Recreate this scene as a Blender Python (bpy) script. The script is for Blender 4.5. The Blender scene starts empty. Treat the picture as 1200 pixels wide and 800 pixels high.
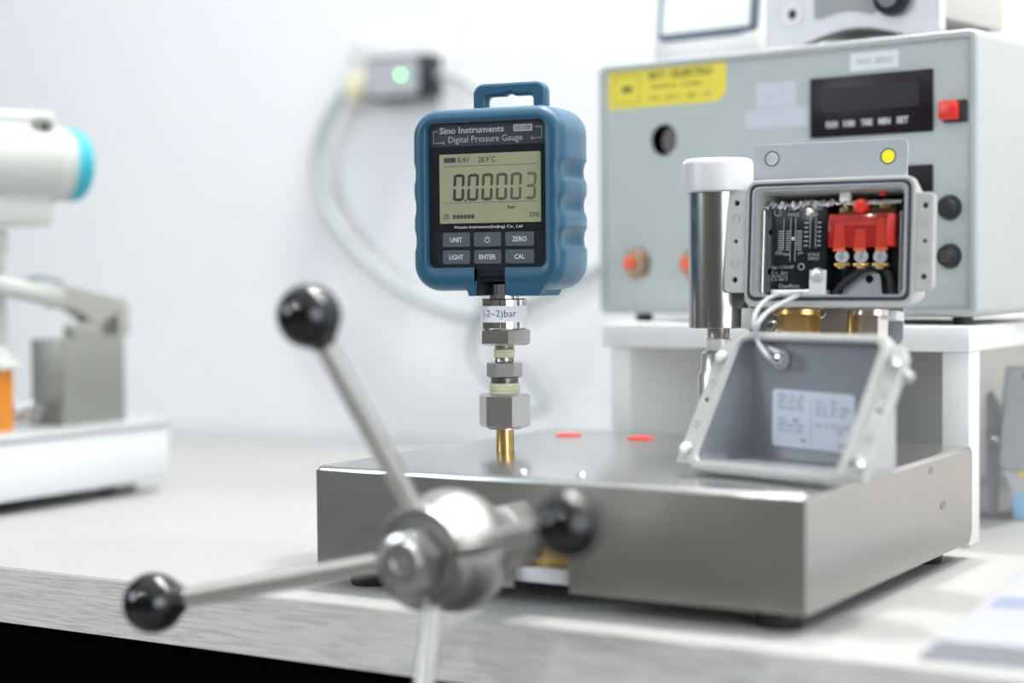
import bpy, bmesh, math, random
from mathutils import Matrix, Vector
from math import sin, cos, pi, sqrt, atan2
random.seed(7)
C = bpy.context.scene.collection
SC = bpy.context.scene

# ---------------------------------------------------------------- camera
FPX, PITCH, ROLL, CAMZ = 2066.4, -0.0378, 0.0088, 0.179
YAW = -0.5449                      # direction of the bench, the wall and the pump
_c, _s, _cr, _sr = cos(PITCH), sin(PITCH), cos(ROLL), sin(ROLL)
_up = Vector((0, -_s, _c)); _fw = Vector((0, _c, _s)); _rt = Vector((1, 0, 0))
RIGHT = _rt * _cr - _up * _sr
UP = _rt * _sr + _up * _cr
camd = bpy.data.cameras.new('camera'); cam = bpy.data.objects.new('camera', camd); C.objects.link(cam)
m = Matrix.Identity(4)
for i in range(3):
    m[i][0], m[i][1], m[i][2] = RIGHT[i], UP[i], -_fw[i]
m[0][3], m[1][3], m[2][3] = 0, 0, CAMZ
cam.matrix_world = m
camd.sensor_width = 36; camd.lens = FPX * 36 / 1200
camd.clip_start = 0.02; camd.clip_end = 50
camd.dof.use_dof = True; camd.dof.focus_distance = 1.065; camd.dof.aperture_fstop = 2.5
SC.camera = cam

# ---------------------------------------------------------------- world, view
w = bpy.data.worlds.new('world'); SC.world = w; w.use_nodes = True
bg = w.node_tree.nodes['Background']; bg.inputs[0].default_value = (0.80, 0.90, 1.0, 1); bg.inputs[1].default_value = 1.0
SC.view_settings.view_transform = 'Standard'; SC.view_settings.look = 'None'
SC.view_settings.gamma = 1; SC.view_settings.use_curve_mapping = False
SC.view_settings.exposure = 0.37

FR = Matrix.Rotation(YAW, 4, 'Z')
def area(name, s, d, z, rot, sx, sy, power, col=(1, 1, 1), disk=False):
    l = bpy.data.lights.new(name, 'AREA'); l.shape = 'DISK' if disk else 'RECTANGLE'
    l.size = sx; l.size_y = sy; l.energy = power; l.color = col
    o = bpy.data.objects.new(name, l); C.objects.link(o)
    o.matrix_world = FR @ Matrix.Translation((s, d, z)) @ rot
    return o
RX = lambda a: Matrix.Rotation(a, 4, 'X')
RY = lambda a: Matrix.Rotation(a, 4, 'Y')
RZ = lambda a: Matrix.Rotation(a, 4, 'Z')
# room: s -3.0 .. 2.4, d -2.6 .. 1.53, z -0.74 .. 1.9
area('overhead_fill_light', -0.6, 0.55, 1.87, Matrix.Identity(4), 2.6, 1.2, 5, (1.0, 0.99, 0.97))  # added soft overhead fill, no actual ceiling panel
area('window_light', 2.36, -0.9, 0.65, RY(pi / 2), 1.6, 2.2, 46, (0.90, 0.95, 1.0))
area('window_light_left', -2.96, -1.5, 1.15, RY(-pi / 2), 0.9, 1.4, 42, (0.85, 0.93, 1.0))

# ---------------------------------------------------------------- materials
MATS = {}
def mat(name, col, rough=0.5, metal=0.0, noise=0.0, nscale=40, bump=0.0, stretch=None, spec=None,
        coat=0, emit=None, estr=0, trans=0, alpha=1, rnoise=0.0):
    if name in MATS: return MATS[name]
    M = bpy.data.materials.new(name); M.use_nodes = True; MATS[name] = M
    nt = M.node_tree; b = nt.nodes['Principled BSDF']
    b.inputs['Base Color'].default_value = (*col, 1); b.inputs['Roughness'].default_value = rough
    b.inputs['Metallic'].default_value = metal
    if spec is not None: b.inputs['Specular IOR Level'].default_value = spec
    if coat: b.inputs['Coat Weight'].default_value = coat; b.inputs['Coat Roughness'].default_value = 0.1
    if emit: b.inputs['Emission Color'].default_value = (*emit, 1); b.inputs['Emission Strength'].default_value = estr
    if trans: b.inputs['Transmission Weight'].default_value = trans
    if alpha < 1: b.inputs['Alpha'].default_value = alpha
    if noise or bump or rnoise:
        tc = nt.nodes.new('ShaderNodeTexCoord'); mp = nt.nodes.new('ShaderNodeMapping')
        nt.links.new(tc.outputs['Object'], mp.inputs['Vector'])
        if stretch: mp.inputs['Scale'].default_value = stretch
        n = nt.nodes.new('ShaderNodeTexNoise'); n.inputs['Scale'].default_value = nscale
        n.inputs['Detail'].default_value = 5
        nt.links.new(mp.outputs[0], n.inputs['Vector'])
        if noise:
            r = nt.nodes.new('ShaderNodeMix'); r.data_type = 'RGBA'
            r.inputs['A'].default_value = (*[c * (1 - noise) for c in col], 1)
            r.inputs['B'].default_value = (*[min(1, c * (1 + noise)) for c in col], 1)
            nt.links.new(n.outputs['Fac'], r.inputs['Factor'])
            nt.links.new(r.outputs['Result'], b.inputs['Base Color'])
        if rnoise:
            q = nt.nodes.new('ShaderNodeMapRange'); q.inputs['To Min'].default_value = rough - rnoise
            q.inputs['To Max'].default_value = rough + rnoise
            nt.links.new(n.outputs['Fac'], q.inputs['Value']); nt.links.new(q.outputs[0], b.inputs['Roughness'])
        if bump:
            bp = nt.nodes.new('ShaderNodeBump'); bp.inputs['Strength'].default_value = bump
            bp.inputs['Distance'].default_value = 0.0005
            nt.links.new(n.outputs['Fac'], bp.inputs['Height']); nt.links.new(bp.outputs[0], b.inputs['Normal'])
    return M

white_wall = mat('white_wall', (0.83, 0.855, 0.88), 0.9, noise=0.02, nscale=3)
cream_wall = mat('cream_wall', (0.86, 0.84, 0.80), 0.9, noise=0.02, nscale=3)
dim_wall = mat('taupe_wall', (0.10, 0.09, 0.082), 0.9, noise=0.05, nscale=3)
ceil_m = mat('ceiling_white', (0.8, 0.8, 0.8), 0.9, noise=0.02, nscale=3)
floor_m = mat('floor_grey', (0.22, 0.22, 0.21), 0.6, noise=0.1, nscale=6)
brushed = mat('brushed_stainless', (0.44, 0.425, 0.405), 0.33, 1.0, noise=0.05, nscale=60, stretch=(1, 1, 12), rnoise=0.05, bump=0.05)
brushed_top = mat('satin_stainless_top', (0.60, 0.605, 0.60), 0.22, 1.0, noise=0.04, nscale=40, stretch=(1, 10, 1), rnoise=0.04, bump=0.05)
steel = mat('polished_steel', (0.66, 0.65, 0.63), 0.22, 1.0, noise=0.03, nscale=80)
steel_worn = mat('worn_steel', (0.52, 0.52, 0.505), 0.31, 1.0, noise=0.08, nscale=120, bump=0.05)
nut_m = mat('machined_nut_steel', (0.52, 0.515, 0.51), 0.30, 1.0, noise=0.08, nscale=300, bump=0.08)
chrome = mat('bright_chrome', (0.78, 0.77, 0.76), 0.08, 1.0)
thread_m = mat('dark_thread_steel', (0.30, 0.29, 0.28), 0.3, 1.0)
tape_m = mat('green_sealing_tape', (0.50, 0.52, 0.36), 0.6, noise=0.15, nscale=400, bump=0.3)
brass = mat('brass', (0.62, 0.42, 0.16), 0.28, 1.0, noise=0.08, nscale=200)
knob_m = mat('black_bakelite', (0.002, 0.002, 0.003), 0.03, 0, spec=0.65)
rubber = mat('black_rubber', (0.015, 0.016, 0.018), 0.45)
blue_m = mat('blue_silicone_boot', (0.005, 0.072, 0.138), 0.42, 0, noise=0.05, nscale=60, bump=0.03)
_b = blue_m.node_tree.nodes['Principled BSDF']; _b.inputs['Sheen Weight'].default_value = 0.38; _b.inputs['Sheen Roughness'].default_value = 0.45; _b.inputs['Sheen Tint'].default_value = (0.75, 0.90, 1.0, 1)
panel_m = mat('charcoal_panel', (0.014, 0.018, 0.024), 0.30, spec=.3)
panel_hd = mat('slate_header', (0.027, 0.035, 0.047), 0.35)
black_gloss = mat('black_gloss', (0.010, 0.012, 0.016), 0.15)
lcd_m = mat('lcd_glass', (0.30, 0.305, 0.195), 0.25, 0, noise=0.05, nscale=20)
btn_m = mat('slate_button', (0.065, 0.083, 0.100), 0.5)
ink_w = mat('printed_white', (0.62, 0.65, 0.68), 0.6)
ink_g = mat('printed_grey', (0.36, 0.38, 0.40), 0.6)
ink_k = mat('printed_dark', (0.03, 0.035, 0.04), 0.6)
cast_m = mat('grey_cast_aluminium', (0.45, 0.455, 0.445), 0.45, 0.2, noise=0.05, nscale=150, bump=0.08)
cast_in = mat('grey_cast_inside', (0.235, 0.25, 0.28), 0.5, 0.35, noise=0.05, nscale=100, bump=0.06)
gasket = mat('dark_gasket', (0.018, 0.022, 0.035), 0.5)
zinc = mat('zinc_plate', (0.39, 0.415, 0.455), 0.42, 0.6, noise=0.06, nscale=80)
foil = mat('silver_spangle', (0.82, 0.82, 0.83), 0.3, 0.7, noise=0.2, nscale=500, bump=0.5)
yellow = mat('yellow_plastic', (0.85, 0.78, 0.02), 0.5)
red_m = mat('red_plastic', (0.70, 0.03, 0.02), 0.35)
red_clear = mat('red_clear_plastic', (0.62, 0.03, 0.03), 0.12, alpha=0.5)
orange_m = mat('orange_metal', (0.72, 0.12, 0.04), 0.4)
white_pl = mat('white_plastic', (0.70, 0.71, 0.72), 0.35)
milky = mat('milky_cable', (0.45, 0.47, 0.49), 0.3)
cab_m = mat('grey_green_enamel', (0.44, 0.49, 0.485), 0.5, noise=0.03, nscale=8)
cab_edge = mat('grey_green_enamel_pale', (0.42, 0.45, 0.445), 0.5, noise=0.04, nscale=15)
sticker_y = mat('yellow_sticker', (0.80, 0.68, 0.05), 0.5)
meter_m = mat('dark_meter_window', (0.012, 0.008, 0.012), 0.35, spec=.25)
wht_lam = mat('white_laminate', (0.72, 0.725, 0.72), 0.5)
riser_back = mat('riser_back_grey', (0.42, 0.43, 0.40), 0.7)
cable_m = mat('grey_cable', (0.42, 0.46, 0.46), 0.5)
cable_d = mat('slate_cable', (0.25, 0.30, 0.31), 0.5)
cream_pl = mat('cream_plastic', (0.75, 0.72, 0.52), 0.5)
teal = mat('teal_enamel', (0.03, 0.37, 0.46), 0.35)
offwhite = mat('off_white_enamel', (0.43, 0.45, 0.425), 0.4)
amber = mat('amber_plastic', (0.60, 0.20, 0.01), 0.35)
plat_m = mat('white_enamel_platform', (0.64, 0.67, 0.69), 0.45, noise=0.02, nscale=10)
block_m = mat('grey_anodised_block', (0.265, 0.27, 0.25), 0.45, 0.5, noise=0.04, nscale=60)
link_m = mat('grey_link_metal', (0.42, 0.42, 0.39), 0.4, 0.6, noise=0.04, nscale=60)
paper = mat('white_paper', (0.335, 0.345, 0.375), 0.8)
paper_b = mat('printed_pale_blue', (0.20, 0.24, 0.34), 0.8)
bezel = mat('slate_bezel', (0.09, 0.13, 0.18), 0.4)
silver_pl = mat('silver_plastic', (0.56, 0.56, 0.59), 0.4, 0.2)
black_beam = mat('black_powder_coat', (0.0015, 0.0015, 0.0015), 0.9, spec=0.0)
binder_b = mat('blue_board', (0.02, 0.09, 0.42), 0.5)
binder_y = mat('yellow_board', (0.75, 0.52, 0.02), 0.5)
binder_g = mat('grey_board', (0.42, 0.43, 0.47), 0.6)
pale_blue = mat('pale_blue_label', (0.30, 0.50, 0.70), 0.5)
led_lamp = mat('downlight_glow', (1, 1, 1), 0.5, emit=(1, 0.98, 0.95), estr=1100)
led_green = mat('green_led_glow', (0.2, 1, 0.3), 0.5, emit=(0.25, 1.0, 0.30), estr=7)

def wood_mat(name, base, dark, axis_scale, dist, dstr, bstr):
    M = bpy.data.materials.new(name); M.use_nodes = True; nt = M.node_tree; b = nt.nodes['Principled BSDF']
    tc = nt.nodes.new('ShaderNodeTexCoord'); mp = nt.nodes.new('ShaderNodeMapping'); mp.inputs['Scale'].default_value = axis_scale
    nt.links.new(tc.outputs['Object'], mp.inputs['Vector'])
    n = nt.nodes.new('ShaderNodeTexNoise'); n.inputs['Scale'].default_value = 1; n.inputs['Detail'].default_value = 4
    n.inputs['Distortion'].default_value = dist
    nt.links.new(mp.outputs[0], n.inputs['Vector'])
    r = nt.nodes.new('ShaderNodeValToRGB'); r.color_ramp.elements[0].position = 0.33; r.color_ramp.elements[1].position = 0.55
    r.color_ramp.elements[0].color = (*dark, 1); r.color_ramp.elements[1].color = (*base, 1)
    nt.links.new(n.outputs['Fac'], r.inputs['Fac']); nt.links.new(r.outputs['Color'], b.inputs['Base Color'])
    bp = nt.nodes.new('ShaderNodeBump'); bp.inputs['Strength'].default_value = bstr; bp.inputs['Distance'].default_value = 0.0005
    nt.links.new(n.outputs['Fac'], bp.inputs['Height']); nt.links.new(bp.outputs[0], b.inputs['Normal'])
    b.inputs['Roughness'].default_value = 0.55
    return M
top_wood = wood_mat('white_grained_laminate', (0.385, 0.387, 0.382), (0.372, 0.373, 0.366), (5, 190, 190), 0.6, 0, 0.1)
edge_wood = wood_mat('white_grained_edge_band', (0.66, 0.65, 0.63), (0.47, 0.46, 0.44), (30, 30, 620), 0.9, 0, 0.3)

# ---------------------------------------------------------------- geometry helpers
def add_geo(bm, verts, faces, M=None):
    vs = [bm.verts.new(M @ Vector(v) if M else Vector(v)) for v in verts]
    for f in faces:
        try: bm.faces.new([vs[i] for i in f])
        except ValueError: pass
    return vs
def box(bm, x0, x1, y0, y1, z0, z1, bev=0.0, seg=2, M=None):
    t = bmesh.new()
    v = [(x, y, z) for x in (x0, x1) for y in (y0, y1) for z in (z0, z1)]
    add_geo(t, v, [(0, 1, 3, 2), (4, 6, 7, 5), (0, 4, 5, 1), (2, 3, 7, 6), (0, 2, 6, 4), (1, 5, 7, 3)])
    if bev: bmesh.ops.bevel(t, geom=t.edges[:], offset=bev, segments=seg, affect='EDGES', profile=0.5)
    merge(bm, t, M)
def merge(bm, t, M=None):
    me = bpy.data.meshes.new('tmp'); t.to_mesh(me); t.free()
    if M: me.transform(M)
    bm.from_mesh(me); bpy.data.meshes.remove(me)
def lathe(bm, prof, M=None, seg=32, phase=0.0):
    """prof: (r, z) from bottom to top, closed to the axis with caps"""
    rings = [[(r * cos(2 * pi * k / seg + phase), r * sin(2 * pi * k / seg + phase), z) for k in range(seg)] for r, z in prof]
    loft(bm, rings, M)
def loft(bm, rings, M=None, cap0=True, cap1=True):
    n = len(rings[0]); V = []
    for r in rings: V.append([bm.verts.new(M @ Vector(p) if M else Vector(p)) for p in r])
    for a, b in zip(V, V[1:]):
        for k in range(n): bm.faces.new((a[k], a[(k + 1) % n], b[(k + 1) % n], b[k]))
    if cap0: bm.faces.new(V[0][::-1])
    if cap1: bm.faces.new(V[-1])
def AX(p0, p1):
    p0, p1 = Vector(p0), Vector(p1)
    return Matrix.Translation(p0) @ (p1 - p0).to_track_quat('Z', 'Y').to_matrix().to_4x4()
def cyl(bm, p0, p1, r0, r1=None, seg=24, bev=0.0):
    r1 = r0 if r1 is None else r1
    L = (Vector(p1) - Vector(p0)).length
    prof = [(r0, 0), (r1, L)] if not bev else [(r0 - bev, 0), (r0, bev), (r1, L - bev), (r1 - bev, L)]
    lathe(bm, prof, AX(p0, p1), seg)
def hexn(bm, z0, z1, r, M=None, ch=0.0008, phase=0.0):
    lathe(bm, [(r - ch * 2, z0), (r, z0 + ch), (r, z1 - ch), (r - ch * 2, z1)], M, 6, phase)
def sphere(bm, c, r, seg=32, rings=20, M=None):
    t = bmesh.new(); bmesh.ops.create_uvsphere(t, u_segments=seg, v_segments=rings, radius=r)
    bmesh.ops.translate(t, vec=Vector(c), verts=t.verts); merge(bm, t, M)
def smooth_path(pts, n=8):
    pts = [Vector(p) for p in pts]; P = [pts[0]] + pts + [pts[-1]]; out = []
    for i in range(1, len(P) - 2):
        a, b, c, d = P[i - 1], P[i], P[i + 1], P[i + 2]
        for k in range(n):
            t = k / n
            out.append(0.5 * ((2 * b) + (c - a) * t + (2 * a - 5 * b + 4 * c - d) * t * t + (-a + 3 * b - 3 * c + d) * t ** 3))
    out.append(pts[-1]); return out
def tube(bm, pts, r, seg=10, n=8):
    P = smooth_path(pts, n); rings = []; nrm = None
    for i, p in enumerate(P):
        t = (P[min(i + 1, len(P) - 1)] - P[max(i - 1, 0)]).normalized()
        if nrm is None: nrm = t.orthogonal().normalized()
        nrm = (nrm - t * nrm.dot(t)).normalized(); bn = t.cross(nrm)
        rings.append([p + (nrm * cos(2 * pi * k / seg) + bn * sin(2 * pi * k / seg)) * r for k in range(seg)])
    loft(bm, rings)
def rr(w, h, r, n=6, cx=0, cz=0):
    """rounded rectangle points (x, z)"""
    out = []
    for sx, sz, a0 in ((1, 1, 0), (-1, 1, pi / 2), (-1, -1, pi), (1, -1, 3 * pi / 2)):
        for k in range(n + 1):
            a = a0 + pi / 2 * k / n
            out.append((cx + sx * (w / 2 - r) + r * cos(a), cz + sz * (h / 2 - r) + r * sin(a)))
    return out
def circ(cx, cz, r, n=24): return [(cx + r * cos(2 * pi * k / n), cz + r * sin(2 * pi * k / n)) for k in range(n)]
def curve_mesh(cu):
    o = bpy.data.objects.new('tmp', cu); C.objects.link(o)
    dg = bpy.context.evaluated_depsgraph_get(); dg.update()
    me = bpy.data.meshes.new_from_object(o.evaluated_get(dg)); bpy.data.objects.remove(o); bpy.data.curves.remove(cu)
    return me
FACE = RX(pi / 2)     # XY drawing -> XZ plane, facing -Y
def plate(bm, outer, holes, thick, bev=0.0, M=None, y=0.0):
    """flat plate with holes, drawn in x,z; front face at y, thickness away from viewer (+y)"""
    cu = bpy.data.curves.new('tmp', 'CURVE'); cu.dimensions = '2D'; cu.fill_mode = 'BOTH'
    for poly in [outer] + list(holes):
        s = cu.splines.new('POLY'); s.points.add(len(poly) - 1); s.use_cyclic_u = True
        for i, (a, b) in enumerate(poly): s.points[i].co = (a, b, 0, 1)
    cu.extrude = max(thick / 2 - bev, 1e-6); cu.bevel_depth = bev; cu.bevel_resolution = 1; cu.offset = -bev
    me = curve_mesh(cu)
    me.transform(Matrix.Translation((0, y + thick / 2, 0)) @ FACE)
    if M: me.transform(M)
    bm.from_mesh(me); bpy.data.meshes.remove(me)
def text_bm(bm, s, size, M, extrude=0.00004, align='CENTER', width=None, bold=0.0):
    """text in the XZ plane facing -Y, centred at origin of M"""
    cu = bpy.data.curves.new('tmp', 'FONT'); cu.body = s; cu.size = size; cu.extrude = extrude
    cu.align_x = 'LEFT'; cu.resolution_u = 2; cu.offset = bold
    me = curve_mesh(cu)
    if not me.vertices: return
    xs = [v.co.x for v in me.vertices]; ys = [v.co.y for v in me.vertices]
    cx = (min(xs) + max(xs)) / 2 if align == 'CENTER' else min(xs)
    k = width / (max(xs) - min(xs)) if width else 1
    me.transform(M @ FACE @ Matrix.Diagonal((k, 1, 1, 1)) @ Matrix.Translation((-cx, -(min(ys) + max(ys)) / 2, 0)))
    bm.from_mesh(me); bpy.data.meshes.remove(me)
T = lambda x, y, z: Matrix.Translation((x, y, z))

def mk(name, bm, m, parent=None, M=None, sharp=32, flat=False):
    bmesh.ops.recalc_face_normals(bm, faces=bm.faces[:])
    for e in bm.edges:
        if len(e.link_faces) == 2 and e.calc_face_angle(0) > math.radians(sharp): e.smooth = False
    for f in bm.faces: f.smooth = not flat
    me = bpy.data.meshes.new(name); bm.to_mesh(me); bm.free(); me.materials.append(m)
    o = bpy.data.objects.new(name, me); C.objects.link(o)
    if parent: o.parent = parent
    if M: o.matrix_local = M
    return o
def thing(name, label, cat, loc=(0, 0, 0), yaw=0.0, group=None, tilt=0.0):
    o = bpy.data.objects.new(name, None); C.objects.link(o); o.empty_display_size = 0.02
    o.matrix_world = T(*loc) @ RZ(yaw) @ RX(tilt)
    o['label'] = label; o['category'] = cat
    if group: o['group'] = group
    return o
def tag(o, label, cat, group=None):
    o['label'] = label; o['category'] = cat
    if group: o['group'] = group
    return o
def struct(name, bm, m, M=None):
    o = mk(name, bm, m, M=M); o['kind'] = 'structure'; return o
B = bmesh.new
def W(s, d, z=0.0): return FR @ Vector((s, d, z))

# rays through measured picture points, met with a real plane in the place
def ray(px, py):
    return RIGHT * ((px - 600) / FPX) + UP * ((400 - py) / FPX) + _fw
def at_y(px, py, Y):
    v = ray(px, py); return Vector((0, 0, CAMZ)) + v * (Y / v.y)
def at_z(px, py, Z):
    v = ray(px, py); return Vector((0, 0, CAMZ)) + v * ((Z - CAMZ) / v.z)
def hit(M, px, py, yl=0.0):
    """local x, z where the ray meets the local plane y = yl"""
    I = M.inverted(); o = I @ Vector((0, 0, CAMZ)); d = I.to_3x3() @ ray(px, py)
    p = o + d * ((yl - o.y) / d.y); return p.x, p.z
def hits(M, px, py, xl):
    """local y, z where the ray meets the local plane x = xl"""
    I = M.inverted(); o = I @ Vector((0, 0, CAMZ)); d = I.to_3x3() @ ray(px, py)
    p = o + d * ((xl - o.x) / d.x); return p.y, p.z

# ================================================================ SETTING
S0, S1, D0, D1, Z0, Z1 = -3.0, 2.4, -2.6, 1.53, -0.74, 1.9
b = B(); box(b, S0 - .1, S1 + .1, D0 - .1, D1 + .1, Z0 - .1, Z0); struct('floor', b, floor_m, FR)
b = B(); box(b, S0 - .1, S1 + .1, D0 - .1, D1 + .1, Z1, Z1 + .1); struct('ceiling', b, ceil_m, FR)
b = B(); box(b, S0, S1, D1, D1 + .1, Z0, Z1); struct('wall_back', b, white_wall, FR)
b = B(); box(b, S0 - .1, S0, D0, D1 + .1, Z0, Z1); struct('wall_left', b, dim_wall, FR)
b = B(); box(b, S1, S1 + .1, D0, D1 + .1, Z0, Z1); struct('wall_right', b, white_wall, FR)
b = B(); box(b, S0, S1, D0 - .1, D0, Z0, Z1); struct('wall_front', b, dim_wall, FR)
b = B(); box(b, -0.46, 0.25, D1 - 0.02, D1, Z0, Z1); struct('trim_1', b, cream_wall, FR)
# round ceiling downlights (they show as discs in the black ball knobs)
for i, (x, y) in enumerate([(0.10, 1.45), (0.55, 1.05), (-1.7, -1.05), (1.55, 0.55)]):
    t = thing('ceiling_downlight', ['round white ceiling downlight above the bench, nearest the back wall',
        'round white ceiling downlight above the front of the bench', 'round white ceiling downlight behind the camera to the left',
        'round white ceiling downlight furthest to the right'][i], 'ceiling light', (x, y, Z1 - .012))
    b = B(); plate(b, circ(0, 0, .060), [circ(0, 0, .042)], .012, 0, RX(-pi / 2) @ T(0, -.012, 0)); mk('trim_ring', b, white_pl, t)
    b = B(); lathe(b, [(.042, .004), (.042, .008)]); mk('diffuser', b, led_lamp, t)

# ================================================================ WORKBENCH
DF = 0.770                                  # front edge of the worktop
t = thing('workbench', 'long white wood-grained workbench with a black frame rail under its front edge', 'table', W(-0.4, (DF + 1.52) / 2, Z0), YAW)
cx, cy = -0.4, (DF + 1.52) / 2; zz = -Z0
def LB(b_, x0, x1, y0, y1, z0, z1, bev=0.0): box(b_, x0 - cx, x1 - cx, y0 - cy, y1 - cy, z0 + zz, z1 + zz, bev)
b = B(); LB(b, -1.9, 1.3, DF + .0008, 1.52, -.035, 0, .0008); mk('tabletop', b, top_wood, t)
b = B(); LB(b, -1.9, 1.3, DF, DF + .0008, -.0348, -.0008); mk('edge_band', b, edge_wood, t)
b = B(); LB(b, -1.85, 1.25, DF + .006, DF + .046, -.0820, -.0352); mk('front_rail', b, black_beam, t)
b = B(); LB(b, -1.85, 1.25, 1.46, 1.50, -.0820, -.0352); mk('rear_rail', b, black_beam, t)
for x in (-1.85, 1.21):
    for y in (DF + .007, 1.461):
        b = B(); LB(b, x, x + .04, y, y + .038, Z0, -.0821); mk('leg', b, black_beam, t)
# low cabinet under the bench with files standing on it
t = thing('under_bench_cabinet', 'low white cabinet standing on the floor under the bench', 'cabinet', W(-1.15, 1.30, Z0), YAW)
b = B(); box(b, -.35, .35, -.18, .18, 0, .40, .003); mk('body', b, wht_lam, t)
b = B(); box(b, -.345, -.002, -.195, -.181, .01, .39, .002); mk('door', b, wht_lam, t)
b = B(); box(b, .002, .345, -.195, -.181, .01, .39, .002); mk('door', b, wht_lam, t)
def binder(px0, px1, m, name, label, cat):
    M = FR
    (s0, _), (s1, _) = hit(M, px0, 793, 1.16), hit(M, px1, 793, 1.16)
    t = thing(name, label, cat, W((s0 + s1) / 2, 1.27, Z0 + .4002), YAW)
    hw = abs(s1 - s0) / 2
    b = B(); box(b, -hw, hw, -.11, .11, 0, .25, .002); mk('cover', b, m, t)
    b = B(); box(b, -hw * .6, hw * .6, -.1106, -.1101, .14, .20); mk('spine_label', b, paper, t)
binder(-40, 14, binder_g, 'storage_carton', 'grey storage carton under the bench, left of the yellow folder', 'box')
binder(16, 34, binder_y, 'file_folder', 'yellow file folder standing under the bench', 'folder')
binder(36, 50, binder_b, 'file_folder', 'blue file folder standing under the bench', 'folder')
binder(52, 95, binder_g, 'storage_carton', 'grey storage carton under the bench, right of the blue folder', 'box')

# ================================================================ PRESSURE PUMP (stainless box with star handle)
BS0, BS1, BD0, BD1, BZ0, BZ1 = -.6229, -.3232, .8086, 1.0854, .0102, .0702
bcx, bcy = (BS0 + BS1) / 2, (BD0 + BD1) / 2
pump = thing('pressure_pump', 'brushed stainless pressure pump box with a star handle and black ball knobs', 'pump', W(bcx, bcy, 0), YAW)
PM = T(*W(bcx, bcy, 0)) @ RZ(YAW)
hw, hd = (BS1 - BS0) / 2, (BD1 - BD0) / 2
# folded sheet shell, open below, notch in the front for the spindle
b = B()
n0, _ = hit(PM, 602, 690, -hd); n1, _ = hit(PM, 667, 698, -hd)
front = [(-hw, BZ0), (n0, BZ0), (n0, .050), (n0 + .004, .054), (n1 - .004, .054), (n1, .050), (n1, BZ0), (hw, BZ0), (hw, BZ1 - .0025), (-hw, BZ1 - .0025)]
plate(b, front, [], .0018, 0, None, -hd)
for sx in (-1, 1):
    xs = sorted((sx * hw, sx * (hw - .0018)))
    # side with a small round lower rear corner
    sd = [(-hd + .0018, BZ0), (hd - .008, BZ0), (hd - .003, BZ0 + .002), (hd, BZ0 + .008), (hd, BZ1 - .0025), (-hd + .0018, BZ1 - .0025)]
    plate(b, sd, [], .0018, 0, T(xs[1], 0, 0) @ RZ(pi / 2))
box(b, -hw + .0018, hw - .0018, hd - .0018, hd, BZ0 + .004, BZ1 - .0025)
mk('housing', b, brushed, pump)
b = B()
# top skin with rolled edge
rings = []
for k in range(5):
    a = pi / 2 * k / 4; i = .0025 * (1 - cos(a)); z = BZ1 - .0025 + .0025 * sin(a)
    rings.append([(x, y, z) for x, y in rr(2 * (hw - i), 2 * (hd - i), .003 - i * .5, 3)])
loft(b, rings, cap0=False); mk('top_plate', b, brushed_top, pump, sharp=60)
for fx, fy in ((412 + 14, 693), (916, 740), (1100, 658)):
    pass
for x, y in ((-hw + .022, -hd + .022), (hw - .022, -hd + .020), (hw - .022, hd - .030), (-hw + .022, hd - .030)):
    b = B(); lathe(b, [(.0112, 0), (.0118, .001), (.0128, .0085), (.0122, BZ0 + .001)], T(x, y, 0)); mk('rubber_foot', b, rubber, pump)
for px, py in ((613, 554), (682, 558)):
    p = PM.inverted() @ at_z(px, py, BZ1)
    b = B(); lathe(b, [(.0035, BZ1), (.0035, BZ1 + .0006), (.002, BZ1 + .0020), (.0006, BZ1 + .0022)], T(p.x, p.y, 0), 16); mk('dome_screw', b, nut_m, pump)
for px, py in ((666, 509.5), (750, 513.5)):
    p = PM.inverted() @ at_z(px, py, BZ1)
    b = B(); lathe(b, [(.0088, BZ1), (.0088, BZ1 + .0006), (.0078, BZ1 + .0010)], T(p.x, p.y, 0), 28); mk('red_port_cap', b, red_m, pump)
# worn spots on the right side
for px, py, r in ((1105, 592, .0026), (1091, 551, .002)):
    y, z = hits(PM, px, py, hw)
    b = B(); plate(b, [(r * 2.2 * cos(a * pi / 4), r * 1.2 * sin(a * pi / 4)) for a in range(8)], [], .0002, 0, T(hw + .0002, y, z) @ RZ(pi / 2)); mk('side_mark', b, thread_m, pump)
# brass block and plate seen in the notch
b = B(); box(b, (n0 + n1) / 2 - .03, (n0 + n1) / 2 + .03, -hd + .010, -hd + .05, .0215, .0615, .001); mk('screw_block', b, brass, pump)
b = B(); box(b, (n0 + n1) / 2 - .032, (n0 + n1) / 2 + .032, -hd + .004, -hd + .052, .0135, .0213, .0008); mk('guide_plate', b, white_pl, pump)
# spindle, collar, hub
AXS, AXZ = -.4817 - bcx, .0415                # spindle axis, local x and z
dl = lambda d: d - bcy
b = B(); hexn(b, 0, .024, .0185, T(AXS, dl(.802), AXZ) @ RX(pi / 2), .0012, .3)
lathe(b, [(.0135, .024), (.0135, .040), (.0105, .044)], T(AXS, dl(.802), AXZ) @ RX(pi / 2)); mk('gland_nut', b, steel_worn, pump)
b = B(); cyl(b, (AXS, dl(.80), AXZ), (AXS, dl(.735), AXZ), .0095); mk('spindle', b, steel, pump)
b = B()
lathe(b, [(.0150, 0), (.0230, .0012), (.0285, .0045), (.0308, .010), (.0314, .016), (.0305, .022), (.0285, .028), (.0262, .0335), (.0248, .037), (.0262, .0385), (.0262, .0435), (.0248, .0460), (.0225, .0460), (.0205, .0440), (.0150, .0440)],
      T(AXS, dl(.750), AXZ) @ RX(pi / 2), 48)
hub = mk('star_handle_hub', b, mat('satin_hub_steel', (0.42, 0.42, 0.405), 0.36, 1.0, noise=0.08, nscale=120, bump=0.05), pump)
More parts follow.
